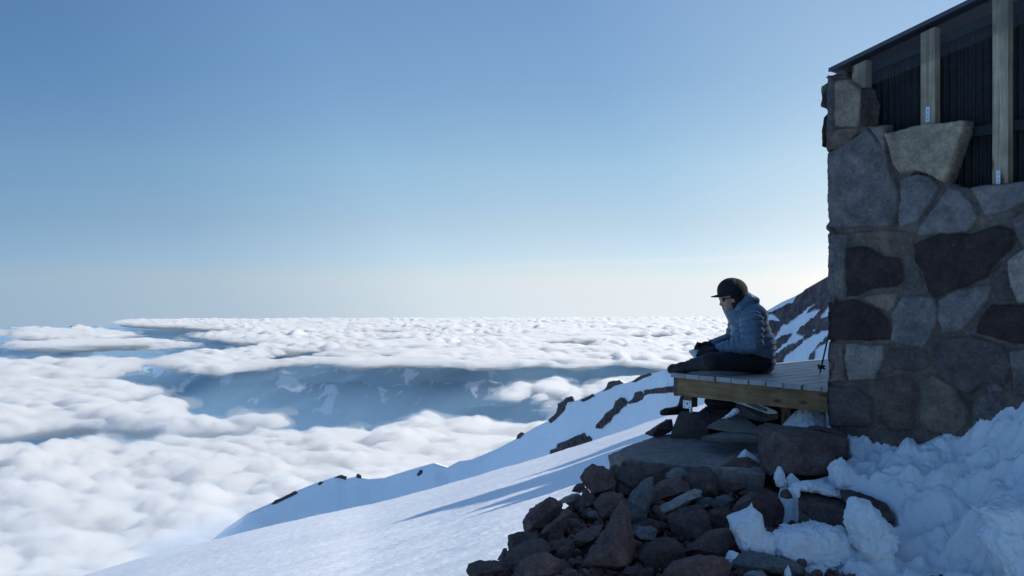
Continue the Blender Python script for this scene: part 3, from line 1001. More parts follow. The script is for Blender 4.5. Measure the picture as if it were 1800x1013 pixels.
hut = empty("stone_hut", (HC.x, HC.y, 0.5), "dark rubble stone hut with open studs under its sloping roof", "hut")
put(link("front_wall", stone_wall("front_wall", HC, A_DIR, N_OUT, -0.012, 2.6, front_top, STONES), M_STONE), hut)
def side_proud(Z):
    return 0.018 * sstep(0.0, 0.02, Z - 1.955) + 0.022 * sstep(0, 0.03, Z - 2.47) + 0.006 * np.sin(Z * 23)
SIDE_N = -A_DIR
put(link("side_wall", stone_wall("side_wall", HC + A_DIR * 0.032, B_DIR, SIDE_N, -0.035, 6.0, lambda s: np.full_like(s, ROOF_Z0 - 0.04), None, 0.02, 0.36, 23, proud=side_proud), M_STONE), hut)

def build_hut_rest():
    # far end and back of the hut, plain mortar faced walls that close it
    bm = bmesh.new()
    o = wall_pt(2.6, -0.6); box_bm(bm, o + B_DIR * 0.02, A_DIR * 2.6, B_DIR * 0.25, (0, 0, 3.6))
    o = wall_pt(5.2, -0.6); box_bm(bm, o + B_DIR * 0.27, -A_DIR * 0.25, B_DIR * 5.5, (0, 0, 4.6))
    o = wall_pt(0.05, -0.6); box_bm(bm, o + B_DIR * 5.7, A_DIR * 4.9, B_DIR * 0.25, (0, 0, 3.55))
    w = bm_obj("rear_wall", bm, simple_mat("grey_mortar", (0.12, 0.115, 0.11), 0.9, 0.3, 6, 0.4, 0.02), hut)
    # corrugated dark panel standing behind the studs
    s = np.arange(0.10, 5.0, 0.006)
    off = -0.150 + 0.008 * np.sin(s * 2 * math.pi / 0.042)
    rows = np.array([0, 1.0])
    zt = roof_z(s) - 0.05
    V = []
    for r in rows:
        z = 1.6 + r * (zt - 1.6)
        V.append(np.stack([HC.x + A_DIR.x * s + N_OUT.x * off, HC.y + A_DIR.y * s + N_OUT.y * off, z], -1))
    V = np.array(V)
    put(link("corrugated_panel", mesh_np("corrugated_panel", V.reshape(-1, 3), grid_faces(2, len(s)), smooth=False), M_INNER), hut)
    # horizontal nailer rail seen dimly behind the studs
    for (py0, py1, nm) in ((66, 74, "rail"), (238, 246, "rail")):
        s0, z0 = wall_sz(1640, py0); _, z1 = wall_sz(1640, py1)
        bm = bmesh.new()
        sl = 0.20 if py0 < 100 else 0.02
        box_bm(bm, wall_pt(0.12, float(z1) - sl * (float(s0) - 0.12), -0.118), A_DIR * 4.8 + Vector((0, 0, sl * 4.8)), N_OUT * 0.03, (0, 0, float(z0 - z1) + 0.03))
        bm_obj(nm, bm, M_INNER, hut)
    # studs with strap brackets at their feet
    for px0, px1, pyb, br in ((1495, 1520, 330, None), (1616, 1641, 330, (1626, 1633, 188, 214)), (1742, 1770, 420, (1750, 1757, 300, 326))):
        sa, _ = wall_sz(px0, 100); sb, _ = wall_sz(px1, 100); _, zb = wall_sz((px0 + px1) / 2, pyb)
        sa, sb, zb = float(sa), float(sb), float(zb)
        bm = bmesh.new()
        z_t = roof_z(sa) - 0.025
        box_bm(bm, wall_pt(sa, zb, -0.085), A_DIR * (sb - sa) , N_OUT * 0.07, (0, 0, z_t - zb))
        for v in bm.verts:
            if v.co.z > z_t - 0.001:
                sv = (v.co - HC).dot(A_DIR)
                v.co.z = roof_z(sv) - 0.025
        st = bm_obj("stud", bm, M_STUD, hut, bevel=0.003)
        if br:
            s0, zt0 = wall_sz(br[0], br[2]); s1, zb0 = wall_sz(br[1], br[3])
            bm = bmesh.new()
            box_bm(bm, wall_pt(float(s0), float(zb0), -0.0145), A_DIR * float(s1 - s0), N_OUT * 0.006, (0, 0, float(zt0 - zb0)))
            bo = bm_obj("bracket", bm, M_GALV, None)
            bo.parent = st
            for k in range(3):
                bmn = bmesh.new()
                zc = float(zb0) + (k + 0.7) / 3.6 * float(zt0 - zb0)
                mtx = Matrix.Translation(wall_pt(float(s0 + s1) / 2, zc, -0.0075)) @ (N_OUT.to_track_quat('Z', 'Y').to_matrix().to_4x4())
                bmesh.ops.create_cone(bmn, cap_ends=True, segments=8, radius1=0.0035, radius2=0.003, depth=0.004, matrix=mtx)
                bm_obj("nail", bmn, M_ROOF, None).parent = st
    # further studs beyond the picture edge
    for s0 in (1.52, 1.96, 2.4, 2.84, 3.28):
        bm = bmesh.new()
        box_bm(bm, wall_pt(s0, 1.7, -0.085), A_DIR * 0.088, N_OUT * 0.07, (0, 0, roof_z(s0) - 0.03 - 1.7))
        bm_obj("stud", bm, M_STUD, hut, bevel=0.003)
    # roof deck with a thin metal edge
    bm = bmesh.new()
    up = Vector((0, 0, 1))
    o = wall_pt(-0.012, roof_z(-0.012), 0.02)
    L = A_DIR * 5.4 + up * (ROOF_K * 5.4)
    box_bm(bm, o + up * 0.0, L, B_DIR * 6.2, up * 0.016)
    rf = bm_obj("roof", bm, M_ROOF, hut)
    bm = bmesh.new()
    box_bm(bm, o + N_OUT * 0.006 - up * 0.006, L, B_DIR * 0.005, up * 0.025)
    e = bm_obj("roof_edge", bm, simple_mat("roof_edge_metal", (0.07, 0.072, 0.085), 0.45, 0.2, 12, 0.05, 0.001, metallic=0.4), None)
    e.parent = rf
    # wire netting stretched below the roof edge
    m, nt, b = new_mat("wire_netting")
    tc = node(nt, "ShaderNodeTexCoord"); 
    vr = node(nt, "ShaderNodeVectorRotate", rotation_type='Z_AXIS')
    vr.inputs['Angle'].default_value = -math.atan2(A_DIR.y, A_DIR.x)
    nt.links.new(tc.outputs['Object'], vr.inputs['Vector'])
    sp = node(nt, "ShaderNodeSeparateXYZ"); nt.links.new(vr.outputs[0], sp.inputs[0])
    def line(axis, k):
        a = node(nt, "ShaderNodeMath", operation='MULTIPLY'); nt.links.new(sp.outputs[axis], a.inputs[0]); a.inputs[1].default_value = k
        f = node(nt, "ShaderNodeMath", operation='FRACT'); nt.links.new(a.outputs[0], f.inputs[0])
        l = node(nt, "ShaderNodeMath", operation='LESS_THAN'); nt.links.new(f.outputs[0], l.inputs[0]); l.inputs[1].default_value = 0.10
        return l.outputs[0]
    mx = node(nt, "ShaderNodeMath", operation='MAXIMUM')
    nt.links.new(line(0, 110.0), mx.inputs[0]); nt.links.new(line(2, 110.0), mx.inputs[1])
    nt.links.new(mx.outputs[0], b.inputs['Alpha'])
    b.inputs['Base Color'].default_value = (0.08, 0.082, 0.09, 1); b.inputs['Roughness'].default_value = 0.5
    s = np.linspace(0.16, 2.4, 40)
    Vn = []
    for dz in (0.0, 1.0):
        z = roof_z(s) - 0.03 - dz * (0.16 + 0.05 * s)
        Vn.append(np.stack([HC.x + A_DIR.x * s - N_OUT.x * 0.006, HC.y + A_DIR.y * s - N_OUT.y * 0.006, z], -1))
    put(link("wire_netting", mesh_np("wire_netting", np.array(Vn).reshape(-1, 3), grid_faces(2, len(s))), m), hut)
build_hut_rest()

# ------------------------------------------------------------------ timber deck
DL = Vector((1.24, 7.0, 0.95))        # top of the front left corner
DK_A, DK_B = 1.434, 2.9
def deck_pt(a, b, z=0.95):
    v = DL + A_DIR * a + B_DIR * b
    return Vector((v.x, v.y, z))
M_BOARD = wood_mat("weathered_grey_deck_board", (0.28, 0.27, 0.265), (0.44, 0.43, 0.42), B_DIR, 1.0, 0.55, knots=False)
M_FASCIA = wood_mat("yellow_brown_timber", (0.15, 0.085, 0.038), (0.31, 0.19, 0.09), A_DIR, 1.0, 0.7)
M_REDWOOD = wood_mat("red_brown_timber", (0.10, 0.045, 0.03), (0.20, 0.09, 0.06), (0, 0, 1), 1.0, 0.75)
deck = empty("timber_deck", (DL.x, DL.y, 0.46), "raised timber deck of grey boards against the hut", "deck")
def build_deck():
    nb = 10
    w = DK_A / nb
    for k in range(nb):
        bm = bmesh.new()
        dl = ((k * 7) % 5) * 0.003
        box_bm(bm, deck_pt(k * w - 0.012 + 0.003, -0.022 - dl, 0.915), A_DIR * (w - 0.009), B_DIR * (DK_B + dl), (0, 0, 0.035 - 0.001 * ((k * 3) % 3)))
        bm_obj("deck_board", bm, M_BOARD, deck, bevel=0.004)
    bm = bmesh.new()
    box_bm(bm, deck_pt(0.038, 0.0, 0.778), A_DIR * (DK_A - 0.05), B_DIR * 0.038, (0, 0, 0.135))
    bm_obj("front_joist", bm, M_FASCIA, deck, bevel=0.003)
    bm = bmesh.new()
    box_bm(bm, deck_pt(0.0, 0.003, 0.772), A_DIR * 0.037, B_DIR * (DK_B - 0.05), (0, 0, 0.141))
    bm_obj("side_joist", bm, wood_mat("dark_side_timber", (0.09, 0.05, 0.04), (0.17, 0.10, 0.075), B_DIR), deck, bevel=0.003)
    for b in (0.7, 1.4, 2.1, 2.8):
        bm = bmesh.new()
        box_bm(bm, deck_pt(0.04, b, 0.785), A_DIR * (DK_A - 0.06), B_DIR * 0.038, (0, 0, 0.128))
        bm_obj("joist", bm, M_FASCIA, deck)
    def post(a, b, z0, z1, w, mat):
        bm = bmesh.new()
        box_bm(bm, deck_pt(a, b, z0), A_DIR * w, B_DIR * w, (0, 0, z1 - z0))
        return bm_obj("post", bm, mat, deck, bevel=0.004)
    p = post(0.065, 0.045, 0.690, 0.776, 0.075, wood_mat("post_timber", (0.11, 0.075, 0.04), (0.22, 0.15, 0.085), (0, 0, 1)))
    # post foot: punched plate, pin
    bm = bmesh.new()
    box_bm(bm, deck_pt(0.062, 0.040, 0.680), A_DIR * 0.081, B_DIR * 0.004, (0, 0, 0.062))
    pl = bm_obj("post_bracket", bm, simple_mat("bright_steel_plate", (0.75, 0.77, 0.80), 0.45, 0.08, 40, metallic=0.2), None, bevel=0.0015); pl.parent = p
    bm = bmesh.new()
    for (i, j, r) in ((0.5, 0.60, 0.0075), (0.18, 0.82, 0.004), (0.82, 0.80, 0.004), (0.2, 0.22, 0.004), (0.8, 0.2, 0.004), (0.2, 0.55, 0.003)):
        c = deck_pt(0.062 + 0.081 * i, 0.0388, 0.680 + 0.062 * j)
        bmesh.ops.create_cone(bm, cap_ends=True, segments=12, radius1=r, radius2=r, depth=0.003, matrix=Matrix.Translation(c) @ N_OUT.to_track_quat('Z', 'Y').to_matrix().to_4x4())
    bl = bm_obj("bolt", bm, M_INNER, None); bl.parent = p
    bm = bmesh.new()
    bmesh.ops.create_cone(bm, cap_ends=True, segments=12, radius1=0.011, radius2=0.011, depth=0.07, matrix=Matrix.Translation(deck_pt(0.105, 0.085, 0.66)))
    pn = bm_obj("pin", bm, M_GALV, None); pn.parent = p
    post(0.82, 0.20, 0.46, 0.776, 0.075, M_REDWOOD)
    post(0.07, 0.36, 0.63, 0.776, 0.07, M_REDWOOD)
    post(1.30, 2.70, 0.1, 0.776, 0.089, M_REDWOOD)
build_deck()

# precast concrete pier under the corner post
def build_pier():
    bm = bmesh.new()
    c = deck_pt(0.105, 0.085, 0)
    PX_ = Vector((0.955, -0.297, 0)); PY_ = Vector((0.297, 0.955, 0))
    prof = [(0.145, 0.455), (0.145, 0.50), (0.105, 0.62), (0.095, 0.642)]
    rings = []
    for h, z in prof:
        ring = [bm.verts.new(Vector((c.x + 0.01, c.y, z)) + PX_ * (h * sx) + PY_ * (h * sy)) for sx, sy in ((-1, -1), (1, -1), (1, 1), (-1, 1))]
        rings.append(ring)
    for a, b in zip(rings, rings[1:]):
        for i in range(4):
            bm.faces.new([a[i], a[(i + 1) % 4], b[(i + 1) % 4], b[i]])
    bm.faces.new(rings[-1]); bm.faces.new(rings[0][::-1])
    o = bm_obj("pier_block", bm, simple_mat("dark_cast_concrete", (0.075, 0.062, 0.055), 0.9, 0.3, 18, 0.5, 0.006), None, bevel=0.006)
    tag(o, "squat dark concrete pier block under the deck corner post", "pier block")
build_pier()
# ------------------------------------------------------------------ smooth bodies: distance fields turned into meshes
def surface_nets(vol, org, h):
    """mesh of the zero level of a distance grid (negative inside)"""
    nx, ny, nz = vol.shape
    ins = vol < 0
    acc = np.zeros((nx - 1, ny - 1, nz - 1, 3)); cnt = np.zeros((nx - 1, ny - 1, nz - 1))
    for ax in range(3):
        o1, o2 = [a for a in range(3) if a != ax]
        sl = [slice(None)] * 3; sl[ax] = slice(0, -1)
        sh = [slice(None)] * 3; sh[ax] = slice(1, None)
        a, b = vol[tuple(sl)], vol[tuple(sh)]
        cross = (ins[tuple(sl)] != ins[tuple(sh)])
        t = np.where(cross, a / np.where(cross, a - b, 1), 0)
        for d1 in (0, 1):
            for d2 in (0, 1):
                s = [slice(None)] * 3
                s[o1] = slice(d1, vol.shape[o1] - 1 + d1)
                s[o2] = slice(d2, vol.shape[o2] - 1 + d2)
                c = cross[tuple(s)]; tt = t[tuple(s)]
                off = [0, 0, 0]; off[o1] = d1; off[o2] = d2
                for k in range(3):
                    acc[..., k] += np.where(c, tt if k == ax else off[k], 0)
                cnt += c
    act = cnt > 0
    idx = np.full(act.shape, -1); idx[act] = np.arange(act.sum())
    cell = np.stack(np.nonzero(act), -1)
    V = (cell + acc[act] / cnt[act][:, None]) * h + np.array(org)
    faces = []
    for ax in range(3):
        o1, o2 = [(1, 2), (2, 0), (0, 1)][ax]
        sl = [slice(1, -1)] * 3; sl[ax] = slice(0, -1)
        sh = [slice(1, -1)] * 3; sh[ax] = slice(1, None)
        A, B = ins[tuple(sl)], ins[tuple(sh)]
        for flip, m in ((False, A & ~B), (True, ~A & B)):
            g = np.stack(np.nonzero(m), -1)
            if not len(g):
                continue
            g = g + np.array([0 if k == ax else 1 for k in range(3)])
            q = []
            for d1, d2 in ((-1, -1), (0, -1), (0, 0), (-1, 0)):
                c = g.copy(); c[:, o1] += d1; c[:, o2] += d2
                q.append(idx[c[:, 0], c[:, 1], c[:, 2]])
            q = np.stack(q, -1)
            faces.append(q[:, ::-1] if flip else q)
    return V, np.concatenate(faces)

def smin(a, b, k):
    h = np.clip(0.5 + 0.5 * (b - a) / k, 0, 1)
    return b * (1 - h) + a * h - k * h * (1 - h)

PXM = 7.0 / F        # metres per photo pixel at the deck
def J(px, py, d, r=None):
    return (P(px, py, d), None if r is None else r * PXM)

def capsule(pts, a, b, baffle=0.0, period=0.050, ys=1.0, phase=0.0):
    (pa, ra), (pb, rb) = a, b
    pa, pb = np.array(pa), np.array(pb)
    q = pts - pa
    e = pb - pa
    sc = np.array([1, 1 / ys, 1])
    L2 = ((e * sc) ** 2).sum() + 1e-12
    t = np.clip(((q * sc) * (e * sc)).sum(-1) / L2, 0, 1)
    d = np.sqrt((((q - t[..., None] * e) * sc) ** 2).sum(-1)) - (ra + (rb - ra) * t)
    if baffle:
        L = math.sqrt(L2)
        s = (q * e).sum(-1) / L
        d = d - baffle * (np.abs(np.sin(np.pi * (s / period) + phase)) ** 0.6 - 0.6)
    return d

def ellipsoid(pts, c, r):
    q = (pts - np.array(c)) / np.array(r)
    k0 = np.sqrt((q ** 2).sum(-1)); k1 = np.sqrt(((q / np.array(r)) ** 2).sum(-1))
    return k0 * (k0 - 1) / np.maximum(k1, 1e-9)

def sdf_mesh(name, fn, lo, hi, h, mat, parent=None, smooth=True):
    lo, hi = np.array(lo) - 4 * h, np.array(hi) + 4 * h
    ax = [np.arange(lo[k], hi[k] + h, h) for k in range(3)]
    G = np.stack(np.meshgrid(*ax, indexing='ij'), -1)
    V, Fq = surface_nets(fn(G), lo, h)
    me = mesh_np(name, V, Fq, smooth)
    o = link(name, me, mat)
    if parent is not None:
        put(o, parent)
    return o

# ------------------------------------------------------------------ the person on the deck
def fabric(name, col, rough=0.7, bump=0.25, scale=90.0, var=0.18, sheen=0.0):
    m = simple_mat(name, col, rough, var, scale, bump, 0.002, spec=0.3)
    m.node_tree.nodes["Principled BSDF"].inputs['Sheen Weight'].default_value = sheen
    return m
M_JACKET = fabric("slate_blue_nylon", (0.10, 0.155, 0.215), 0.38, 0.2, 55.0, 0.12)
M_BLACK = fabric("black_fleece", (0.014, 0.014, 0.017), 0.9, 0.3, 120.0, 0.3)
M_CAP = fabric("black_cap_cloth", (0.018, 0.018, 0.022), 0.85, 0.2, 140.0, 0.2)
M_PANTS = fabric("charcoal_softshell", (0.017, 0.017, 0.022), 0.8, 0.25, 40.0, 0.3)
M_GLOVE = fabric("black_glove", (0.016, 0.015, 0.016), 0.8, 0.3, 80.0, 0.3)
M_BOOT = fabric("black_boot_leather", (0.020, 0.018, 0.018), 0.6, 0.3, 50.0, 0.3)
M_SKIN = simple_mat("skin", (0.42, 0.235, 0.175), 0.55, 0.08, 60, 0.1, 0.001)

SHN = J(1321, 566, 6.80, 20); ELN = J(1323, 604, 6.76, 17); CUN = J(1269, 614, 6.86, 11)
SHF = J(1302, 562, 7.24, 19); ELF = J(1287, 599, 7.27, 15); CUF = J(1254, 607, 7.10, 10)
HPN = J(1338, 637, 6.90, 18); KNN = J(1250, 635, 6.70, 14.5); ANN = J(1208, 645, 6.97, 9.5)
HPF = J(1336, 636, 7.15, 18); KNF = J(1221, 642, 7.24, 12.5); ANF = J(1205, 706, 7.23, 9)
thin = lambda j, k: (j[0], j[1] * k)

def hand_sdf(p, wrist, knuck, tips, thumb, k=0.62):
    d = capsule(p, (wrist, 0.030 * k * 1.3), (knuck, 0.037 * k * 1.3), ys=1.25)
    for base, mid, tip in tips:
        f = smin(capsule(p, (base, 0.0155 * k * 1.3), (mid, 0.0135 * k * 1.3)), capsule(p, (mid, 0.0135 * k * 1.3), (tip, 0.0105 * k * 1.3)), 0.003)
        d = smin(d, f, 0.006)
    f = smin(capsule(p, (thumb[0], 0.018 * k * 1.3), (thumb[1], 0.015 * k * 1.3)), capsule(p, (thumb[1], 0.015 * k * 1.3), (thumb[2], 0.012 * k * 1.3)), 0.003)
    return smin(d, f, 0.008)

NB = [P(1210, 617, 7.10), P(1229, 611, 7.12), P(1240, 622, 6.90), P(1222, 630, 6.88)]       # notebook corners
def finger(base, mid, tip):
    return (P(*base), P(*mid), P(*tip))
HAND_N = dict(wrist=P(1266, 615, 6.86), knuck=P(1247, 620, 6.87),
              tips=[finger((1243, 616, 6.90), (1233, 616, 6.92), (1227, 620, 6.93)), finger((1242, 619, 6.875), (1231, 620, 6.885), (1225, 625, 6.895)),
                    finger((1242, 622, 6.85), (1232, 625, 6.86), (1227, 630, 6.87)), finger((1244, 625, 6.83), (1236, 629, 6.84), (1231, 633, 6.855))],
              thumb=(P(1252, 614, 6.89), P(1243, 611, 6.93), P(1234, 613, 6.955)))
HAND_F = dict(wrist=P(1255, 607, 7.10), knuck=P(1240, 608, 7.08),
              tips=[finger((1236, 606, 7.05), (1228, 605, 7.02), (1224, 611, 7.01)), finger((1235, 607, 7.075), (1226, 606, 7.06), (1222, 612, 7.05)),
                    finger((1235, 609, 7.10), (1226, 609, 7.095), (1222, 614, 7.085)), finger((1236, 611, 7.12), (1228, 612, 7.12), (1224, 616, 7.11))],
              thumb=(P(1243, 611, 7.05), P(1234, 612, 7.01), P(1227, 613, 7.0)))

def build_person():
    def head(p):
        d = ellipsoid(p, P(1286, 513, 7.02), (0.098, 0.078, 0.105))
        d = smin(d, capsule(p, J(1280, 527, 7.02, 15), J(1279, 541, 7.02, 9), ys=1.15), 0.03)
        d = smin(d, capsule(p, J(1277.5, 545, 7.02, 5), J(1279, 545, 7.02, 6), ys=1.5), 0.012)      # chin
        d = smin(d, capsule(p, J(1270.5, 526, 7.02, 2.4), J(1267, 535.5, 7.02, 2.6)), 0.008)          # nose
        d = smin(d, capsule(p, J(1268.5, 536, 7.0, 1.8), J(1268.5, 536, 7.04, 1.8)), 0.006)            # nostrils
        d = smin(d, capsule(p, J(1271, 523, 6.985, 2.4), J(1271, 523, 7.055, 2.4)), 0.012)             # brow
        d = smin(d, capsule(p, J(1270.5, 540, 7.0, 1.6), J(1270.5, 540, 7.04, 1.6)), 0.006)            # upper lip
        d = smin(d, capsule(p, J(1271.2, 543, 7.0, 1.5), J(1271.2, 543, 7.04, 1.5)), 0.005)            # lower lip
        for dd in (6.975, 7.065):
            d = np.maximum(d, -(ellipsoid(p, P(1271.5, 527.5, dd), (0.011, 0.016, 0.010))))            # eye sockets
            d = np.minimum(d, ellipsoid(p, P(1275, 528, dd), (0.013, 0.013, 0.012)))                   # eyeballs
            d = smin(d, ellipsoid(p, P(1290, 527, 6.945 if dd < 7 else 7.095), (0.016, 0.010, 0.026)), 0.008)  # ears
        return d
    def body(p):
        d = smin(head(p), capsule(p, J(1288, 536, 7.02, 12), J(1306, 556, 7.02, 14)), 0.02)
        d = smin(d, capsule(p, J(1312, 574, 7.02, 24), J(1328, 628, 7.02, 24), ys=1.3), 0.04)
        for s, e, c in ((SHN, ELN, CUN), (SHF, ELF, CUF)):
            d = smin(d, capsule(p, thin(s, 0.6), thin(e, 0.6)), 0.03)
            d = smin(d, capsule(p, thin(e, 0.6), thin(c, 0.6)), 0.01)
        for h, k, a in ((HPN, KNN, ANN), (HPF, KNF, ANF)):
            d = smin(d, capsule(p, thin(h, 0.7), thin(k, 0.7)), 0.03)
            d = smin(d, capsule(p, thin(k, 0.7), thin(a, 0.7)), 0.01)
        for hnd in (HAND_N, HAND_F):
            d = smin(d, hand_sdf(p, k=0.48, **hnd), 0.01)
        return d
    lo = np.min([P(1150, 740, 7.3), P(1375, 480, 6.6)], 0); hi = np.max([P(1150, 740, 7.3), P(1375, 480, 6.6)], 0)
    person = sdf_mesh("person", body, (1.15, 6.6, 0.62), (2.1, 7.4, 1.70), 0.006, M_SKIN)
    # origin on the deck under the seat
    c = Vector((1.92, 7.02, 0.95))
    person.data.transform(Matrix.Translation(-c)); person.location = c
    bpy.context.view_layer.update()
    tag(person, "person in slate blue puffy jacket and black cap sitting on the deck with a notebook", "person")

    def jacket(p):
        bz = 0.013
        d = capsule(p, J(1316, 566, 7.02, 30), J(1323, 606, 7.02, 37), bz, ys=1.36)
        d = smin(d, capsule(p, J(1323, 606, 7.02, 37), J(1331, 634, 7.02, 30), bz, ys=1.32, phase=0.6), 0.02)
        d = smin(d, capsule(p, J(1326, 556, 6.93, 22), J(1326, 556, 7.11, 22), 0.0), 0.03)
        d = smin(d, capsule(p, J(1306, 560, 7.02, 24), J(1296, 551, 7.02, 18), bz * 0.6, ys=1.1), 0.02)
        # collar standing round the chin
        col = np.abs(capsule(p, J(1289, 538, 7.02, 17.5), J(1300, 556, 7.02, 20), ys=1.05)) - 0.009
        cut = (p[..., 2] - P(1280, 545, 7).z) + 0.45 * (p[..., 0] - P(1280, 545, 7).x) * -1
        d = smin(d, np.maximum(col, cut), 0.008)
        # hood lying on the shoulders
        d = smin(d, capsule(p, J(1311, 524, 7.02, 11), J(1325, 530, 7.02, 9.5), ys=2.0), 0.016)
        d = smin(d, capsule(p, J(1303, 541, 6.93, 9), J(1317, 528, 6.95, 10)), 0.016)
        d = smin(d, capsule(p, J(1300, 541, 7.11, 9), J(1315, 528, 7.09, 10)), 0.016)
        for s, e, c in ((SHN, ELN, CUN), (SHF, ELF, CUF)):
            d = smin(d, capsule(p, s, e, bz, 0.048), 0.016)
            d = smin(d, capsule(p, e, c, bz * 0.8, 0.042, phase=0.8), 0.012)
        # folds
        d = d + 0.006 * fbm(p * np.array([11, 11, 26.0]), 3, 0.6, seed=201) - 0.003 * np.abs(fbm(p * 42, 2, 0.5, seed=203))
        d = np.maximum(d, 0.958 - p[..., 2])
        return d
    sdf_mesh("jacket", jacket, (1.45, 6.55, 0.95), (2.12, 7.46, 1.56), 0.0055, M_JACKET, person)
    # front zip
    pts = [P(1284, 549, 6.985), P(1281, 558, 6.975), P(1281, 572, 6.965), P(1284, 590, 6.96)]

    def trousers(p):
        d = capsule(p, J(1336, 638, 6.92, 17), J(1336, 638, 7.13, 17))
        for h, k, a in ((HPN, KNN, ANN),):
            d = smin(d, capsule(p, h, k), 0.02)
            d = smin(d, capsule(p, k, a), 0.012)
        d = smin(d, capsule(p, HPF, KNF), 0.02)
        d = np.maximum(d, 0.955 - p[..., 2])
        d = smin(d, capsule(p, KNF, ANF), 0.015)
        w = fbm(p * 14, 3, 0.6, seed=211)
        return d + 0.006 * w - 0.003 * np.abs(fbm(p * 30, 2, 0.5, seed=213))
    sdf_mesh("trousers", trousers, (1.25, 6.6, 0.66), (2.1, 7.38, 1.16), 0.006, M_PANTS, person)

    def balaclava(p):
        d = smin(capsule(p, J(1290, 514, 7.02, 25), J(1299, 537, 7.02, 20), ys=0.90), capsule(p, J(1290, 548, 7.02, 13), J(1300, 552, 7.02, 15)), 0.02)
        a, b = P(1279, 515, 7), P(1288, 549, 7)
        n = np.array([-(a.z - b.z), 0, -(b.x - a.x)]); n = n / np.linalg.norm(n)
        cut = ((p - np.array(a)) * n).sum(-1)          # keep the back of the head
        return np.maximum(d, cut)
    sdf_mesh("balaclava", balaclava, (1.58, 6.9, 1.38), (1.85, 7.15, 1.70), 0.0045, M_BLACK, person)

    def cap(p):
        d = ellipsoid(p, P(1286, 511, 7.02), (0.112, 0.094, 0.099))
        d = np.maximum(d, P(1286, 516, 7.02).z - 0.35 * (p[..., 0] - P(1286, 516, 7.02).x) * -1 - p[..., 2] - 0.006)
        # peak, curved down at its sides
        c = P(1267, 517.5, 7.02)
        q = p - np.array(c)
        zq = q[..., 2] - 0.28 * q[..., 0] + 2.2 * q[..., 1] ** 2
        pk = np.sqrt((q[..., 0] / 0.074) ** 2 + (q[..., 1] / 0.082) ** 2)
        peak = np.maximum((pk - 1) * 0.07, np.abs(zq) - 0.0045)
        seam = 0.0012 * np.cos(np.arctan2(p[..., 1] - 7.02, p[..., 0] - P(1286, 511, 7).x) * 6)
        return smin(d + seam, peak, 0.008)
    sdf_mesh("cap", cap, (1.48, 6.88, 1.50), (1.83, 7.16, 1.72), 0.004, M_CAP, person)

    def glasses(p):
        d = 1e9
        for dd in (6.975, 7.062):
            d = np.minimum(d, ellipsoid(p, P(1269.8, 527.5, dd), (0.008, 0.027, 0.017)))
        d = np.minimum(d, capsule(p, J(1269.5, 525.5, 7.0, 1.0), J(1269.5, 525.5, 7.04, 1.0)))
        for s in (-1, 1):
            d = np.minimum(d, capsule(p, J(1271, 525.5, 7.02 + 0.070 * s, 1.1), J(1286, 524, 7.02 + 0.083 * s, 1.1)))
        return d
    sdf_mesh("sunglasses", glasses, (1.58, 6.90, 1.47), (1.74, 7.13, 1.56), 0.0035, simple_mat("dark_lens", (0.012, 0.013, 0.018), 0.12, 0.1, 5, spec=0.6), person)

    for nm, hnd in (("glove", HAND_N), ("glove", HAND_F)):
        w = np.array(hnd['wrist'])
        g = sdf_mesh(nm, lambda p: hand_sdf(p, k=0.72, **hnd), w - np.array([0.20, 0.13, 0.12]), w + np.array([0.05, 0.10, 0.07]), 0.0038, M_GLOVE, person)

    def boot_n(p):
        d = capsule(p, J(1206, 646, 6.975, 10), J(1199, 647, 7.0, 10.5))
        d = smin(d, capsule(p, J(1199, 648, 7.0, 9.5), J(1183, 648.5, 7.06, 8.2)), 0.02)
        d = smin(d, capsule(p, J(1183, 648.5, 7.06, 8.2), J(1180, 650, 7.06, 7.5)), 0.01)
        return d
    b = sdf_mesh("boot", boot_n, (1.12, 6.88, 0.90), (1.40, 7.14, 1.07), 0.0045, M_BOOT, person)
    s = sdf_mesh("strap", lambda p: np.maximum(np.abs(boot_n(p)) - 0.003, np.abs(p[..., 0] - 0.55 * (p[..., 2] - 1.0) - P(1190, 648, 7.0).x - 0.02) - 0.010),
                 (1.18, 6.88, 0.92), (1.36, 7.12, 1.06), 0.0035, simple_mat("rust_orange_webbing", (0.20, 0.065, 0.03), 0.8, 0.2, 90), None)
    s.parent = b; s.matrix_parent_inverse = Matrix.Translation(-c)
    zs = P(1180, 731.5, 7.2).z
    def boot_f(p):
        d = capsule(p, J(1205, 702, 7.235, 10.5), J(1201, 719, 7.225, 10.5))
        d = smin(d, capsule(p, J(1200, 722, 7.225, 10), J(1172, 725, 7.165, 7.6)), 0.025)
        d = smin(d, capsule(p, J(1172, 725, 7.165, 7.6), J(1166, 726, 7.155, 6.4)), 0.01)
        return np.maximum(d, zs + 0.012 - p[..., 2])
    b = sdf_mesh("boot", boot_f, (1.10, 7.06, 0.58), (1.46, 7.32, 0.80), 0.0045, M_BOOT, person)
    def sole(p):
        d = capsule(p, J(1201, 730, 7.225, 9.5), J(1167, 730, 7.158, 7.6))
        return np.maximum(d, np.abs(p[..., 2] - (zs + 0.006)) - 0.0065)
    s = sdf_mesh("sole", sole, (1.10, 7.06, 0.56), (1.46, 7.32, 0.66), 0.004, M_BLACK, None)
    s.parent = b; s.matrix_parent_inverse = Matrix.Translation(-c)
    return person
PERSON = build_person()

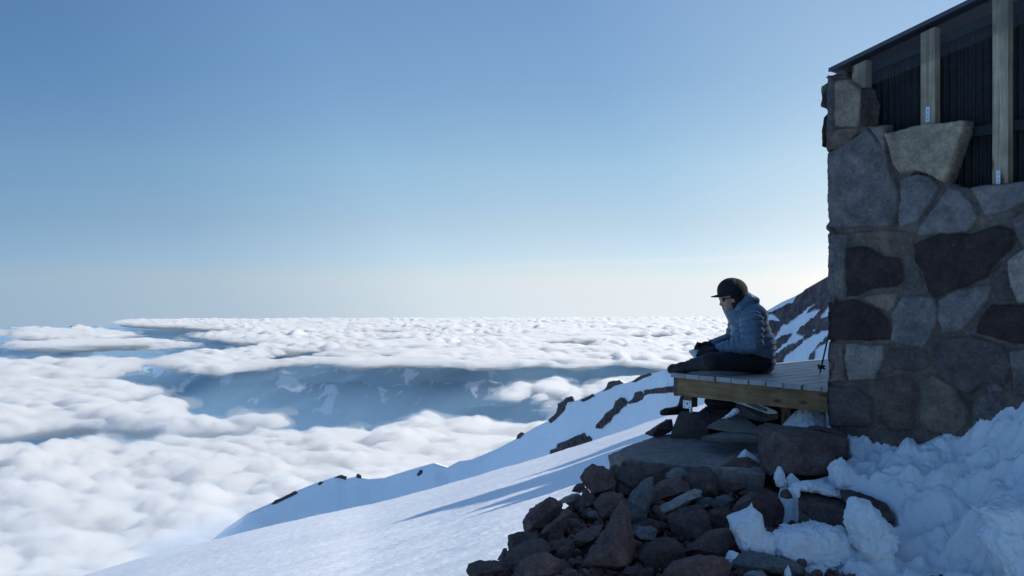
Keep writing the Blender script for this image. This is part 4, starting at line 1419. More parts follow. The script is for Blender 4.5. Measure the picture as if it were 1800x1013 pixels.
def tube_mesh(name, pts, rads, mat, seg=10, caps=True):
    bm = bmesh.new()
    pts = [Vector(p) for p in pts]
    if not isinstance(rads, (list, tuple)):
        rads = [rads] * len(pts)
    rings = []
    for i, (p, r) in enumerate(zip(pts, rads)):
        d = (pts[min(i + 1, len(pts) - 1)] - pts[max(i - 1, 0)]).normalized()
        x = d.orthogonal().normalized() if i == 0 else (rings_x - d * rings_x.dot(d)).normalized()
        rings_x = x
        y = d.cross(x)
        rings.append([bm.verts.new(p + x * (r * math.cos(2 * math.pi * k / seg)) + y * (r * math.sin(2 * math.pi * k / seg))) for k in range(seg)])
    for a, b in zip(rings, rings[1:]):
        for k in range(seg):
            bm.faces.new([a[k], a[(k + 1) % seg], b[(k + 1) % seg], b[k]])
    if caps:
        bm.faces.new(rings[0][::-1]); bm.faces.new(rings[-1])
    return bm_obj(name, bm, mat, None, smooth=True)

def build_notebook():
    nb = empty("notebook", NB[2], "small open notebook with pale pages in the person's gloved hands", "notebook")
    a, b, c, d = NB
    n = (b - a).cross(d - a).normalized()
    if n.z < 0: n = -n
    mid1, mid2 = (a + b) / 2, (d + c) / 2
    bm = bmesh.new()
    box_bm(bm, a - n * 0.010, b - a, d - a, n * 0.004)
    bm_obj("cover", bm, fabric("grey_cover", (0.10, 0.10, 0.11)), nb)
    bm = bmesh.new()
    u, v = (b - a), (d - a)
    box_bm(bm, a + u * 0.02 + v * 0.02 - n * 0.0055, u * 0.96, v * 0.96, n * 0.010)
    bm_obj("pages", bm, simple_mat("paper", (0.74, 0.74, 0.72), 0.8, 0.04, 30), nb, bevel=0.0015)
    p = tube_mesh("pen", [P(1221, 616, 7.03), P(1224.5, 606, 7.03), P(1226.5, 600.5, 7.03)], [0.002, 0.0045, 0.0045], M_BLACK)
    tag(p, "thin dark pen held upright over the notebook", "pen")
    cd = tube_mesh("cord", [P(1250, 607, 6.98), P(1249, 601, 6.97), P(1251.5, 598, 6.97), P(1247, 598.5, 6.97), P(1244.5, 594.5, 6.97)], 0.0024, M_BLACK)
    tag(cd, "thin dark cord curling up from the gloved hands", "cord")
build_notebook()

def build_pole():
    tip = P(1440.5, 660, 6.775)
    wall = HC + B_DIR * 0.42 + SIDE_N * 0.085
    top = Vector((wall.x, wall.y, 2.06))
    po = empty("trekking_pole", tip, "black trekking pole leaning on the hut wall at the deck's right end", "trekking pole")
    d = (top - tip).normalized()
    L = (top - tip).length
    bm_shaft = tube_mesh("shaft", [tip + d * 0.03, tip + d * 0.5, tip + d * 0.52, tip + d * (L - 0.13)], [0.006, 0.006, 0.008, 0.009], simple_mat("black_pole", (0.02, 0.02, 0.024), 0.4, 0.2, 30, spec=0.5)); put(bm_shaft, po)
    put(tube_mesh("tip", [tip, tip + d * 0.04], [0.002, 0.004], M_GALV), po)
    put(tube_mesh("handle", [tip + d * (L - 0.14), tip + d * (L - 0.11), tip + d * (L - 0.03), tip + d * L], [0.011, 0.016, 0.015, 0.019], M_BLACK), po)
    bm = bmesh.new()
    c = tip + d * 0.075
    q = d.to_track_quat('Z', 'Y').to_matrix().to_4x4()
    for k in range(4):
        ang = k * math.pi / 2 + 0.5
        x = q @ Vector((math.cos(ang), math.sin(ang), 0.0)); y = q @ Vector((-math.sin(ang), math.cos(ang), 0))
        box_bm(bm, c - y * 0.009 - d * 0.004, x * 0.034, y * 0.018, d * 0.007)
    put(bm_obj("basket", bm, M_BLACK, None, bevel=0.002), po)
build_pole()
# ------------------------------------------------------------------ broken rock below the deck
def pile_depth(py):
    return 5.9 - (np.asarray(py, float) - 830.0) / 183.0 * 1.45

def rock_material(name, stops, scale=7.0, spec=0.25):
    m, nt, b = new_mat(name)
    oi = node(nt, "ShaderNodeObjectInfo")
    n1 = noise_tex(nt, scale, 8, 0.68)
    n2 = noise_tex(nt, scale * 7, 5, 0.7)
    r = ramp(nt, n1.outputs[0], stops)
    mp = node(nt, "ShaderNodeMapRange")
    nt.links.new(oi.outputs['Random'], mp.inputs[0])
    mp.inputs[3].default_value = 0.78; mp.inputs[4].default_value = 1.3
    hs = node(nt, "ShaderNodeHueSaturation")
    nt.links.new(r.outputs[0], hs.inputs['Color']); nt.links.new(mp.outputs[0], hs.inputs['Value'])
    r2 = ramp(nt, n2.outputs[0], [(0.32, (0.65, 0.65, 0.65)), (0.68, (1.3, 1.3, 1.3))])
    c = mix_rgb(nt, 1.0, hs.outputs[0], r2.outputs[0], 'MULTIPLY')
    n3 = noise_tex(nt, scale * 2.3, 6, 0.75)
    r3 = ramp(nt, n3.outputs[0], [(0.66, (0, 0, 0)), (0.73, (0.5, 0.5, 0.5))])
    c = mix_rgb(nt, r3.outputs[0], c, (0.16, 0.14, 0.135))
    nt.links.new(c, b.inputs['Base Color'])
    b.inputs['Roughness'].default_value = 0.85
    b.inputs['Specular IOR Level'].default_value = spec
    b1 = add_bump(nt, b, n1.outputs[0], 0.55, 0.03)
    add_bump(nt, b, n2.outputs[0], 0.5, 0.006, b1)
    return m
M_RED = rock_material("red_brown_lava_rock", [(0.3, (0.075, 0.045, 0.041)), (0.52, (0.16, 0.096, 0.084)), (0.75, (0.27, 0.17, 0.148))])
M_DRK = rock_material("dark_lava_rock", [(0.3, (0.048, 0.034, 0.033)), (0.52, (0.105, 0.072, 0.067)), (0.75, (0.19, 0.137, 0.123))])
M_GRY = rock_material("grey_rock", [(0.3, (0.085, 0.083, 0.088)), (0.52, (0.155, 0.15, 0.152)), (0.75, (0.25, 0.24, 0.235))])
M_LGT = rock_material("pale_rock", [(0.3, (0.18, 0.17, 0.16)), (0.52, (0.28, 0.265, 0.245)), (0.75, (0.38, 0.36, 0.33))])
M_SLAB = rock_material("grey_slab", [(0.3, (0.13, 0.115, 0.105)), (0.52, (0.20, 0.175, 0.16)), (0.75, (0.28, 0.25, 0.23))], 4.0)

def hull_mesh(points, target=0.03, rough=0.012, seed=1, round_=0.35, freq=7.0, passes=1):
    """convex body through points, refined, slightly worn and roughened"""
    bm = bmesh.new()
    for p in points:
        bm.verts.new(p)
    r = bmesh.ops.convex_hull(bm, input=bm.verts[:])
    junk = [g for g in r['geom_interior'] + r['geom_unused'] if isinstance(g, bmesh.types.BMVert)]
    if junk:
        bmesh.ops.delete(bm, geom=list(set(junk)), context='VERTS')
    for _ in range(5):
        longe = [e for e in bm.edges if e.calc_length() > target]
        if not longe:
            break
        bmesh.ops.subdivide_edges(bm, edges=longe, cuts=1)
        bmesh.ops.triangulate(bm, faces=bm.faces[:])
    for _ in range(passes):
        bmesh.ops.smooth_vert(bm, verts=bm.verts[:], factor=round_, use_axis_x=True, use_axis_y=True, use_axis_z=True)
    bmesh.ops.recalc_face_normals(bm, faces=bm.faces[:])
    bm.normal_update()
    V = np.array([v.co for v in bm.verts]); N = np.array([v.normal for v in bm.verts])
    q = V * freq + seed * 7.7
    d = rough * (1.5 * fbm(q * 0.5, 2, 0.5, seed=seed) + 1.2 * fbm(q, 4, 0.6, seed=seed + 5, mode='ridge') + 0.35 * fbm(q * 4, 3, 0.6, seed=seed + 9))
    V = V + N * d[:, None]
    for v, c in zip(bm.verts, V):
        v.co = c
    me = bpy.data.meshes.new("rock")
    bm.to_mesh(me); bm.free()
    return me

def place_mesh(name, me, mat, label, cat, group=None, smooth=True):
    """the object's origin goes to the middle of its underside"""
    V = np.empty(len(me.vertices) * 3, np.float32); me.vertices.foreach_get('co', V); V = V.reshape(-1, 3)
    c = Vector((float(V[:, 0].mean()), float(V[:, 1].mean()), float(V[:, 2].min())))
    me.transform(Matrix.Translation(-c))
    me.name = name
    me.polygons.foreach_set('use_smooth', np.full(len(me.polygons), smooth, bool))
    if cat != 'snow chunk':
        me.set_sharp_from_angle(angle=math.radians(24))
    o = link(name, me, mat)
    o.location = c
    tag(o, label, cat, group)
    return o

def rock(outline, label, mat, d=None, thick=None, seed=1, rough=None, name="rock", cat="rock", group="rocks piled below the deck", jitter=0.10, tilt=0.0, flat=False):
    """rock whose outline (photo pixels) is given; it gets its own thickness and facets"""
    o = np.array(outline, float)
    cx, cy = o.mean(0)
    o = (o - (cx, cy)) * 1.07 + (cx, cy)
    w, h = np.ptp(o[:, 0]), np.ptp(o[:, 1])
    if d is None:
        d = float(pile_depth(cy + h * 0.25))
    m = d / F
    if thick is None:
        thick = 0.75 * math.sqrt(w * h) * m
    rnd = random.Random(seed * 101 + 7)
    pts = []
    for x, y in o:
        # middle girdle: tops lean back, feet come forward
        lean = -(y - cy) / max(h, 1) * thick * 0.6
        dd = d + thick * 0.25 + lean + rnd.uniform(-1, 1) * thick * jitter
        pts.append(P(x, y, dd))
    for k, f in ((-1, 0.62), (1, 0.7)):
        for x, y in o:
            if rnd.random() < 0.62:
                continue
            fx = f * rnd.uniform(0.6, 1.3)
            lean = -(y - cy) / max(h, 1) * thick * 0.6
            dd = d + thick * 0.25 + lean + k * thick * 0.5 * rnd.uniform(0.65, 1.0)
            pts.append(P(cx + (x - cx) * fx, cy + (y - cy) * fx, dd))
    size = max(w, h) * m
    me = hull_mesh(pts, target=max(size / 13, 0.011), rough=rough if rough is not None else 0.048 * size, seed=seed, freq=2.6 / max(size, 0.05) , round_=0.10)
    return place_mesh(name, me, mat, label, cat, group)

def z4(pts):
    return [(800 + x / 3.0, 740 + y / 3.0) for x, y in pts]
def z5(pts):
    return [(1250 + x / 3.136, 690 + y / 3.136) for x, y in pts]

# the flat slab that makes a step in front of the deck
def build_slab():
    top = [(1067, 800), (1165, 762), (1250, 764), (1345, 778), (1345, 834), (1262, 823), (1150, 813)]
    pts = []
    for k, (x, y) in enumerate(top):
        d = F * (EYE - 0.465) / (y - CY)
        p = P(x, y, d)
        pts.append(p)
        pts.append(p + Vector((0.02 if x < 1100 else 0.0, 0.03, -0.105)))
    me = hull_mesh(pts, 0.035, 0.010, 77, 0.22, 5.0)
    place_mesh("stone_slab", me, M_SLAB, "wide flat grey stone slab forming a step under the deck corner", "stone slab")
build_slab()

R = M_RED; K = M_DRK; G = M_GRY; LT = M_LGT
ROCKS = [
    (z4([(670, 300), (690, 260), (725, 236), (780, 245), (825, 275), (845, 320), (838, 370), (770, 400), (735, 392), (700, 350)]), "upright reddish rock just below the slab's left corner", R),
    (z4([(615, 370), (640, 335), (675, 325), (690, 365), (660, 382)]), "small dark rock left of the upright reddish rock", K),
    (z4([(540, 425), (580, 400), (640, 385), (660, 395), (620, 425), (560, 440)]), "thin pale flat stone lying behind the big left shoulder rock", LT),
    (z4([(358, 530), (395, 470), (455, 425), (495, 400), (530, 412), (560, 440), (545, 500), (500, 560), (430, 585), (375, 590)]), "large rounded reddish rock forming the left shoulder of the pile", R),
    (z4([(655, 440), (672, 370), (690, 355), (725, 395), (735, 440), (700, 480), (665, 470)]), "dark upright slab between the left shoulder rock and the upright reddish rock", K),
    (z4([(735, 430), (770, 395), (830, 380), (880, 395), (905, 440), (890, 480), (800, 515), (770, 525), (745, 490)]), "blocky dark rock under the upright reddish rock", R),
    (z4([(645, 795), (690, 715), (740, 640), (800, 540), (860, 455), (890, 432), (915, 480), (930, 560), (945, 640), (935, 720), (900, 780), (780, 810)]),
     "tallest reddish slab standing on end in the middle of the pile", R),
    (z4([(905, 440), (940, 370), (1000, 320), (1040, 305), (1035, 380), (1020, 470), (1000, 530), (940, 545), (910, 520)]), "grey violet slab leaning to the right of the tallest slab", G),
    (z4([(1033, 480), (1060, 455), (1180, 400), (1255, 366), (1290, 375), (1285, 405), (1200, 455), (1110, 500), (1050, 505)]), "pale grey slab tilted up to the right on top of the pile", LT),
    (z4([(840, 290), (900, 250), (1020, 240), (1100, 255), (1090, 330), (1000, 370), (900, 365), (860, 330)]), "dark broad rock tucked under the slab's front edge", K),
    (z4([(1090, 310), (1120, 275), (1200, 232), (1238, 245), (1230, 285), (1160, 320), (1110, 325)]), "pale angular stone just under the slab's front edge", LT),
    (z4([(1020, 370), (1080, 320), (1180, 305), (1225, 330), (1240, 380), (1160, 410), (1080, 440), (1030, 430)]), "reddish rock behind the tilted pale slab", R),
    (z4([(1215, 310), (1240, 260), (1310, 245), (1370, 262), (1385, 330), (1370, 390), (1290, 400), (1230, 370)]), "dark rounded rock right of the pale angular stone", K),
    (z4([(1365, 320), (1400, 250), (1470, 200), (1540, 198), (1600, 230), (1610, 300), (1580, 360), (1490, 395), (1400, 390)]), "biggest rounded brown rock below the squared block", R),
    (z4([(1265, 440), (1290, 410), (1340, 405), (1350, 440), (1310, 460)]), "small grey stone at the right end of the tilted pale slab", G),
    (z4([(1350, 440), (1380, 405), (1440, 392), (1465, 420), (1440, 465), (1380, 470)]), "grey blue stone below the biggest rounded rock", G),
    (z4([(1470, 480), (1500, 430), (1560, 380), (1640, 362), (1720, 400), (1770, 440), (1790, 520), (1700, 545), (1560, 520)]), "large reddish rock behind the upright snow chunk", R),
    (z4([(1500, 385), (1580, 335), (1650, 345), (1700, 380), (1640, 385), (1560, 400)]), "flat reddish plate above the large rock behind the snow chunk", R),
    (z4([(1700, 390), (1720, 355), (1800, 350), (1830, 375), (1810, 410), (1730, 412)]), "small flat dark stone beside the lump of snow under the block", K),
    (z4([(1120, 500), (1180, 470), (1290, 450), (1340, 500), (1345, 580), (1300, 640), (1200, 640), (1145, 580)]), "dark rock below the tilted pale slab", K),
    (z4([(1310, 520), (1350, 470), (1440, 460), (1490, 500), (1490, 570), (1420, 590), (1340, 580)]), "dark brown rock between the grey blue stone and the upright snow chunk", K),
    (z4([(930, 600), (960, 560), (1030, 555), (1065, 580), (1050, 625), (980, 635)]), "rounded grey stone right of the tallest slab", G),
    (z4([(620, 640), (650, 590), (720, 560), (780, 545), (770, 600), (700, 660), (640, 675)]), "reddish rock leaning on the left foot of the tallest slab", R),
    (z4([(690, 490), (715, 470), (745, 475), (760, 500), (730, 520), (700, 515)]), "small grey cobble in the hollow above the tallest slab", G),
    (z4([(445, 600), (480, 560), (560, 520), (590, 470), (612, 490), (600, 560), (560, 610), (480, 622)]), "brown rock curved round the foot of the left shoulder rock", R),
    (z4([(275, 650), (285, 605), (330, 586), (400, 590), (440, 600), (430, 640), (350, 680), (290, 680)]), "flat topped dark rock near the left end of the pile", K),
    (z4([(250, 760), (275, 690), (340, 650), (450, 620), (495, 660), (490, 700), (420, 720), (330, 790), (270, 815)]), "big dark slab sloping down at the left end of the pile", K),
    (z4([(62, 790), (75, 755), (120, 735), (200, 735), (245, 750), (250, 790), (200, 825), (100, 835)]), "rounded dark rock farthest out on the snow", K),
    (z4([(225, 730), (255, 670), (275, 672), (275, 720), (250, 745)]), "narrow pointed rock between the farthest rock and the sloping dark slab", K),
    (z4([(310, 790), (350, 740), (430, 700), (500, 705), (550, 740), (545, 800), (450, 840), (340, 840)]), "lichen spotted rock at the bottom left of the pile", R),
    (z4([(500, 690), (520, 640), (570, 615), (620, 630), (625, 680), (560, 700)]), "middling dark rock above the lichen spotted rock", K),
    (z4([(1215, 690), (1240, 650), (1330, 640), (1350, 590), (1420, 575), (1480, 600), (1500, 660), (1450, 700), (1300, 715)]), "long reddish rock left of the upright snow chunk", R),
    (z4([(960, 720), (1010, 650), (1100, 620), (1200, 650), (1210, 720), (1150, 790), (1020, 800)]), "broad dark rock right of the tallest slab's foot", K),
    (z4([(1110, 800), (1160, 740), (1280, 715), (1400, 720), (1450, 760), (1420, 830), (1250, 850), (1130, 845)]), "low dark rock at the bottom edge below the snow chunk", R),
    (z4([(880, 800), (905, 770), (950, 765), (975, 790), (950, 815), (900, 815)]), "small cobble at the foot of the tallest slab", K),
    (z4([(560, 800), (590, 775), (640, 790), (650, 830), (590, 840)]), "small brown stone between the lichen spotted rock and the tallest slab", R),
    (z4([(1525, 810), (1560, 790), (1620, 792), (1650, 830), (1540, 840)]), "tan stone peeping up at the bottom edge", LT),
    (z5([(125, 945), (190, 870), (260, 875), (350, 910), (440, 930), (500, 960), (490, 1000), (380, 1008), (200, 1000)]), "grey flat rock under the upright snow chunk", G),
    (z5([(535, 200), (545, 182), (590, 180), (690, 200), (740, 235), (735, 250), (640, 225)]), "thin dark slab lying behind the squared block", K, 5.62),
    (z5([(380, 575), (385, 545), (440, 528), (475, 545), (480, 580), (430, 588)]), "small dark wedge stone left of the snow capped slab", K, 5.15),
]
for k, r in enumerate(ROCKS):
    rock(r[0], r[1], r[2], d=(r[3] if len(r) > 3 else None), seed=k + 1)

def build_block():
    def q(x, y, d): return P(1250 + x / 3.136, 690 + y / 3.136, d)
    pts = [q(258, 180, 5.75), q(300, 165, 5.85), q(540, 200, 5.85), q(730, 240, 5.70), q(420, 250, 5.38), q(752, 250, 5.40),
           q(262, 340, 5.60), q(330, 455, 5.45), q(405, 400, 5.36), q(400, 440, 5.36), q(530, 460, 5.34), q(700, 440, 5.36), q(760, 330, 5.42), q(690, 500, 5.8), q(300, 470, 5.8)]
    me = hull_mesh(pts, 0.022, 0.010, 91, 0.08, 7.0)
    place_mesh("squared_block", me, M_DRK, "squared dark stone block in front of the hut corner", "stone block", "rocks piled below the deck")
    def plate(pts2, d0, d1, label, seed, mat=M_DRK):
        pts = []
        for x, y, dd in pts2:
            pts += [q(x, y, dd)]
        me = hull_mesh(pts, 0.02, 0.009, seed, 0.08, 8.0)
        place_mesh("rock", me, mat, label, "rock", "rocks piled below the deck")
    plate([(480, 545, 5.15), (560, 540, 5.2), (720, 580, 5.2), (800, 610, 5.15), (478, 590, 5.0), (500, 650, 4.95), (480, 740, 4.9), (600, 760, 4.85), (770, 775, 4.85), (790, 640, 4.95),
           (500, 560, 5.4), (780, 640, 5.4), (500, 770, 5.3), (760, 790, 5.3)], 0, 0, "dark tilted slab with a cap of snow", 93)
    plate([(710, 540, 5.06), (760, 535, 5.08), (880, 572, 5.0), (960, 612, 4.94), (1012, 685, 4.86), (1000, 715, 4.84), (900, 695, 4.82), (800, 650, 4.88), (740, 605, 4.95),
           (760, 600, 5.25), (960, 700, 5.15), (820, 760, 5.05)], 0, 0, "long dark slab behind the snow capped one", 95)
build_block()

# ------------------------------------------------------------------ ground of rubble and dirt under the rocks
def rubble_base(X, Y):
    py = 830 + (5.9 - Y) / 1.45 * 183
    z = EYE - (py - CY) / F * Y
    z = np.where(Y > 6.05, 0.42 + 0 * Y, np.minimum(z, 0.42))
    z = np.where(Y < 4.3, 0.195 - (4.3 - Y) * 0.25, z)
    xb = np.interp(Y, [3.0, 4.0, 4.5, 5.3, 5.74, 6.1, 6.9, 7.2, 8, 9, 11], [-0.5, -0.22, -0.10, 0.20, 0.55, 0.72, 1.14, 1.45, 2.35, 3.5, 6])
    z = z + 0.33 * sstep(1.42, 1.62, X) * sstep(6.75, 7.15, Y) * (1 - sstep(9.0, 9.6, Y))
    return z - np.maximum(xb - X, 0) * 1.0

def build_rubble():
    gx = np.arange(-1.5, 4.6, 0.022); gy = np.arange(3.0, 9.0, 0.022)
    X, Y = np.meshgrid(gx, gy)
    p = np.stack([X, Y, 0 * X], -1)
    Z = rubble_base(X, Y) - 0.08 + 0.07 * fbm(p * 4, 4, 0.6, seed=301) + 0.035 * fbm(p * 16, 3, 0.6, seed=303, mode='billow')
    Z = np.maximum(Z, slope_plane(X, Y) - 0.3)
    me = mesh_np("rubble_ground", np.stack([X, Y, Z], -1).reshape(-1, 3), grid_faces(*X.shape))
    o = link("rubble_ground", me, rock_material("dark_rubble", [(0.3, (0.022, 0.018, 0.019)), (0.52, (0.05, 0.038, 0.037)), (0.75, (0.095, 0.075, 0.07))], 12.0))
    tag(o, "dark gritty rubble under the rocks and deck", kind='structure')
    # loose grit and stones between the rocks, too many to count
    rnd = np.random.RandomState(5)
    base = []
    for k in range(6):
        bm = bmesh.new()
        bmesh.ops.create_icosphere(bm, subdivisions=2, radius=1.0)
        V = np.array([v.co for v in bm.verts]); 
        n = rnd.normal(size=(7, 3)); n /= np.linalg.norm(n, axis=1)[:, None]
        for q in n:
            dd = V @ q; lim = rnd.uniform(0.45, 0.85)
            V = V - np.maximum(dd - lim, 0)[:, None] * q
        V = V * (1, rnd.uniform(0.6, 1), rnd.uniform(0.45, 0.8))
        Fc = np.array([[v.index for v in f.verts] for f in bm.faces]); bm.free()
        base.append((V, Fc))
    VV, FF, n0 = [], [], 0
    for k in range(7000):
        x, y = rnd.uniform(-0.4, 2.2), rnd.uniform(4.2, 7.2)
        z = float(rubble_base(np.array(x), np.array(y)))
        if z < -0.25:
            continue
        V, Fc = base[rnd.randint(6)]
        r = 0.007 + 0.050 * rnd.rand() ** 4
        q = Quaternion(rnd.normal(size=4)).normalized().to_matrix()
        VV.append((V * r) @ np.array(q).T + (x, y, z - 0.045 + rnd.uniform(-0.01, 0.035)))
        FF.append(Fc + n0); n0 += len(V)
    o = link("gravel", mesh_np("gravel", np.concatenate(VV), np.concatenate(FF), smooth=False), M_RED)
    tag(o, "loose grit and small stones between the rocks", kind='stuff')
    # medium filler rocks that close the pile
    k = 0
    spots = [(1010, 930, 40), (1075, 990, 45), (985, 1000, 36), (1180, 985, 46), (1250, 975, 40), (1300, 940, 36), (1090, 860, 34), (1140, 930, 40), (1320, 880, 36), (905, 1005, 34),
             (1240, 925, 34), (1390, 870, 34), (1180, 915, 30), (1035, 905, 28), (960, 960, 30), (1355, 860, 26), (1120, 1010, 40), (1280, 1010, 36), (1040, 1012, 34), (870, 1012, 30),
             (1200, 870, 26), (1065, 895, 30), (1010, 880, 26), (1385, 985, 30), (1310, 1008, 26)]
    words = ["dark stone filling a gap at the bottom middle of the pile", "stone half hidden behind the larger rocks of the pile"]
    for (x, y, s) in spots:
        a0 = rnd.uniform(0, 6.28)
        n = 7
        out = [(x + s * 0.55 * (1 + rnd.uniform(-.3, .3)) * math.cos(a0 + i * 6.283 / n), y + s * 0.42 * (1 + rnd.uniform(-.3, .3)) * math.sin(a0 + i * 6.283 / n)) for i in range(n)]
        rock(out, "small dark stone wedged between the larger rocks of the pile", [R, K, K][k % 3], d=float(pile_depth(y)) + 0.10, seed=200 + k, group="small stones wedged in the rock pile")
        k += 1
build_rubble()

# ------------------------------------------------------------------ churned snow against the hut
SNOW_PTS = [(1465, 748, 5.86), (1560, 757, 5.62), (1640, 762, 5.42), (1700, 757, 5.22), (1740, 730, 5.08), (1800, 712, 4.93), (1900, 690, 4.62), (2050, 660, 4.2),
            (1500, 772, 5.62), (1600, 792, 5.32), (1700, 792, 5.02), (1800, 792, 4.66), (1440, 838, 5.35), (1500, 825, 5.32), (1380, 846, 5.35), (1440, 856, 5.22),
            (1560, 850, 5.10), (1650, 850, 4.95), (1750, 850, 4.68), (1590, 920, 4.80), (1700, 920, 4.60), (1800, 920, 4.34), (1450, 950, 4.78), (1550, 985, 4.56),
            (1650, 1000, 4.42), (1800, 1000, 4.15), (1400, 962, 4.80), (1320, 942, 4.86), (1500, 1045, 4.36), (1650, 1070, 4.2), (1850, 1090, 3.95), (1400, 1050, 4.45),
            (1300, 1050, 4.5), (1430, 725, 6.15), (1410, 740, 6.1)]
SNOW_MASK = [(1455, 690), (1470, 750), (1486, 752), (1494, 800), (1470, 822), (1440, 838), (1400, 846), (1376, 843), (1372, 850), (1392, 858), (1440, 862), (1478, 862), (1530, 872), (1568, 890),
             (1580, 918), (1560, 922), (1500, 930), (1440, 926), (1415, 928), (1362, 930), (1350, 945), (1352, 975), (1400, 1000), (1410, 1020), (1380, 1060), (1420, 1300), (2400, 1300), (2400, 500), (1700, 500)]
def rbf_fit(pts, smooth=1e-3):
    C = np.array([list(P(*q)) for q in pts])
    xy, z = C[:, :2], C[:, 2]
    r = np.sqrt(((xy[:, None] - xy[None]) ** 2).sum(-1))
    A = np.zeros((len(C) + 3, len(C) + 3))
    A[:len(C), :len(C)] = r + smooth * np.eye(len(C))
    A[:len(C), len(C):] = np.c_[xy, np.ones(len(C))]
    A[len(C):, :len(C)] = A[:len(C), len(C):].T
    w = np.linalg.solve(A, np.r_[z, 0, 0, 0])
    def f(X, Y):
        out = w[-3] * X + w[-2] * Y + w[-1]
        for (x, y), c in zip(xy, w[:len(C)]):
            out = out + c * np.sqrt((X - x) ** 2 + (Y - y) ** 2)
        return out
    return f
snow_fit = rbf_fit(SNOW_PTS, 0.02)

def lumps(p, seed):
    """crumbly broken snow: sharp-creased lumps of several sizes"""
    w = np.stack([fbm(p * 5, 2, seed=seed), fbm(p * 5 + 9, 2, seed=seed + 1), 0 * p[..., 0]], -1) * 0.25
    a = 0.9 * fbm((p * 2.6 + w), 2, 0.5, seed=seed + 2) + 0.35 * fbm((p * 4.2 + w), 2, 0.5, seed=seed + 3, mode='billow')
    b = 0.8 * fbm((p * 10 + w * 2), 3, 0.6, seed=seed + 4) + 0.6 * fbm((p * 13 + w * 2), 3, 0.6, seed=seed + 5, mode='billow')
    c = fbm(p * 36, 3, 0.65, seed=seed + 6, mode='billow') + 0.5 * fbm(p * 80, 2, 0.6, seed=seed + 8)
    return a, b, c

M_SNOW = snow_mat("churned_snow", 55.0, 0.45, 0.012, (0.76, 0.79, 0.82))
def build_snow():
    gx = np.arange(0.95, 3.6, 0.0085); gy = np.arange(3.3, 6.3, 0.0085)
    X, Y = np.meshgrid(gx, gy)
    Z = snow_fit(X, Y)
    pxu = CX + F * X / Y; pxy = CY + F * (EYE - Z) / Y
    j = 5 * fbm(np.stack([X * 9, Y * 9, 0 * X], -1), 3, 0.6, seed=401)
    sd = poly_sdf(SNOW_MASK, pxu + j, pxy + j)
    # behind the wall line the snow stops
    wall_d = (X - HC.x) * N_OUT.x + (Y - HC.y) * N_OUT.y
    keepw = wall_d > -0.10
    corner = (X - HC.x) * A_DIR.x + (Y - HC.y) * A_DIR.y
    keepw |= corner < 0.0
    m = (sd > -15) & keepw
    p = np.stack([X, Y, 0 * X], -1)
    a, b, c = lumps(p, 411)
    env = sstep(-4, 26, sd)
    # clods of broken snow: many rounded lumps of all sizes heaped together
    rnd = np.random.RandomState(47)
    clod = np.zeros_like(X)
    for size, count in ((0.15, 60), (0.085, 330), (0.05, 1100), (0.03, 2600)):
        for k in range(count):
            cx, cy = rnd.uniform(1.0, 3.4), rnd.uniform(3.6, 6.2)
            r = size * rnd.uniform(0.55, 1.15)
            i0, i1 = int((cy - r - gy[0]) / 0.0085), int((cy + r - gy[0]) / 0.0085) + 2
            j0, j1 = int((cx - r - gx[0]) / 0.0085), int((cx + r - gx[0]) / 0.0085) + 2
            i0, j0 = max(i0, 0), max(j0, 0)
            if i0 >= i1 or j0 >= j1 or i0 >= X.shape[0] or j0 >= X.shape[1]:
                continue
            sx, sy = rnd.uniform(0.75, 1.3, 2)
            q = 1 - (((X[i0:i1, j0:j1] - cx) / sx) ** 2 + ((Y[i0:i1, j0:j1] - cy) / sy) ** 2) / r ** 2
            hgt = np.sqrt(np.maximum(q, 0)) * r * rnd.uniform(0.6, 1.0) + (clod[i0:i1, j0:j1] * 0.55 if rnd.rand() < 0.5 else 0)
            clod[i0:i1, j0:j1] = np.where(q > 0, np.maximum(clod[i0:i1, j0:j1], hgt), clod[i0:i1, j0:j1])
    pad = np.pad(clod, 1, mode='edge')
    clod = 0.5 * clod + 0.125 * (pad[:-2, 1:-1] + pad[2:, 1:-1] + pad[1:-1, :-2] + pad[1:-1, 2:])
    calm = sstep(-0.30, 0.15, fbm(p * 1.6, 2, seed=425))
    cl = sstep(-0.15, 0.25, fbm(p * 2.2, 2, seed=421))
    H = env * (0.20 * a - 0.045 + (0.35 + 0.65 * calm) * clod + 0.020 * b + 0.012 * c) + 0.012 * env
    Zs = Z + H - (1 - sstep(-13, 5, sd)) * 0.22
    # pieces lean a little sideways so that lumps overhang
    nx = 0.030 * fbm(p * 9, 2, seed=431) * env; ny = -0.02 * np.clip(b, -1, 1) * env
    V = np.stack([X + nx, Y + ny, Zs], -1).reshape(-1, 3)
    keep = np.minimum.reduce([m[:-1, :-1], m[1:, :-1], m[:-1, 1:], m[1:, 1:]])
    V, f, _ = compact(V, grid_faces(*X.shape, keep=keep), {})
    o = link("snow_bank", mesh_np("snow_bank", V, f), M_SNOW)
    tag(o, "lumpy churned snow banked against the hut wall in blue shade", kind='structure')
build_snow()

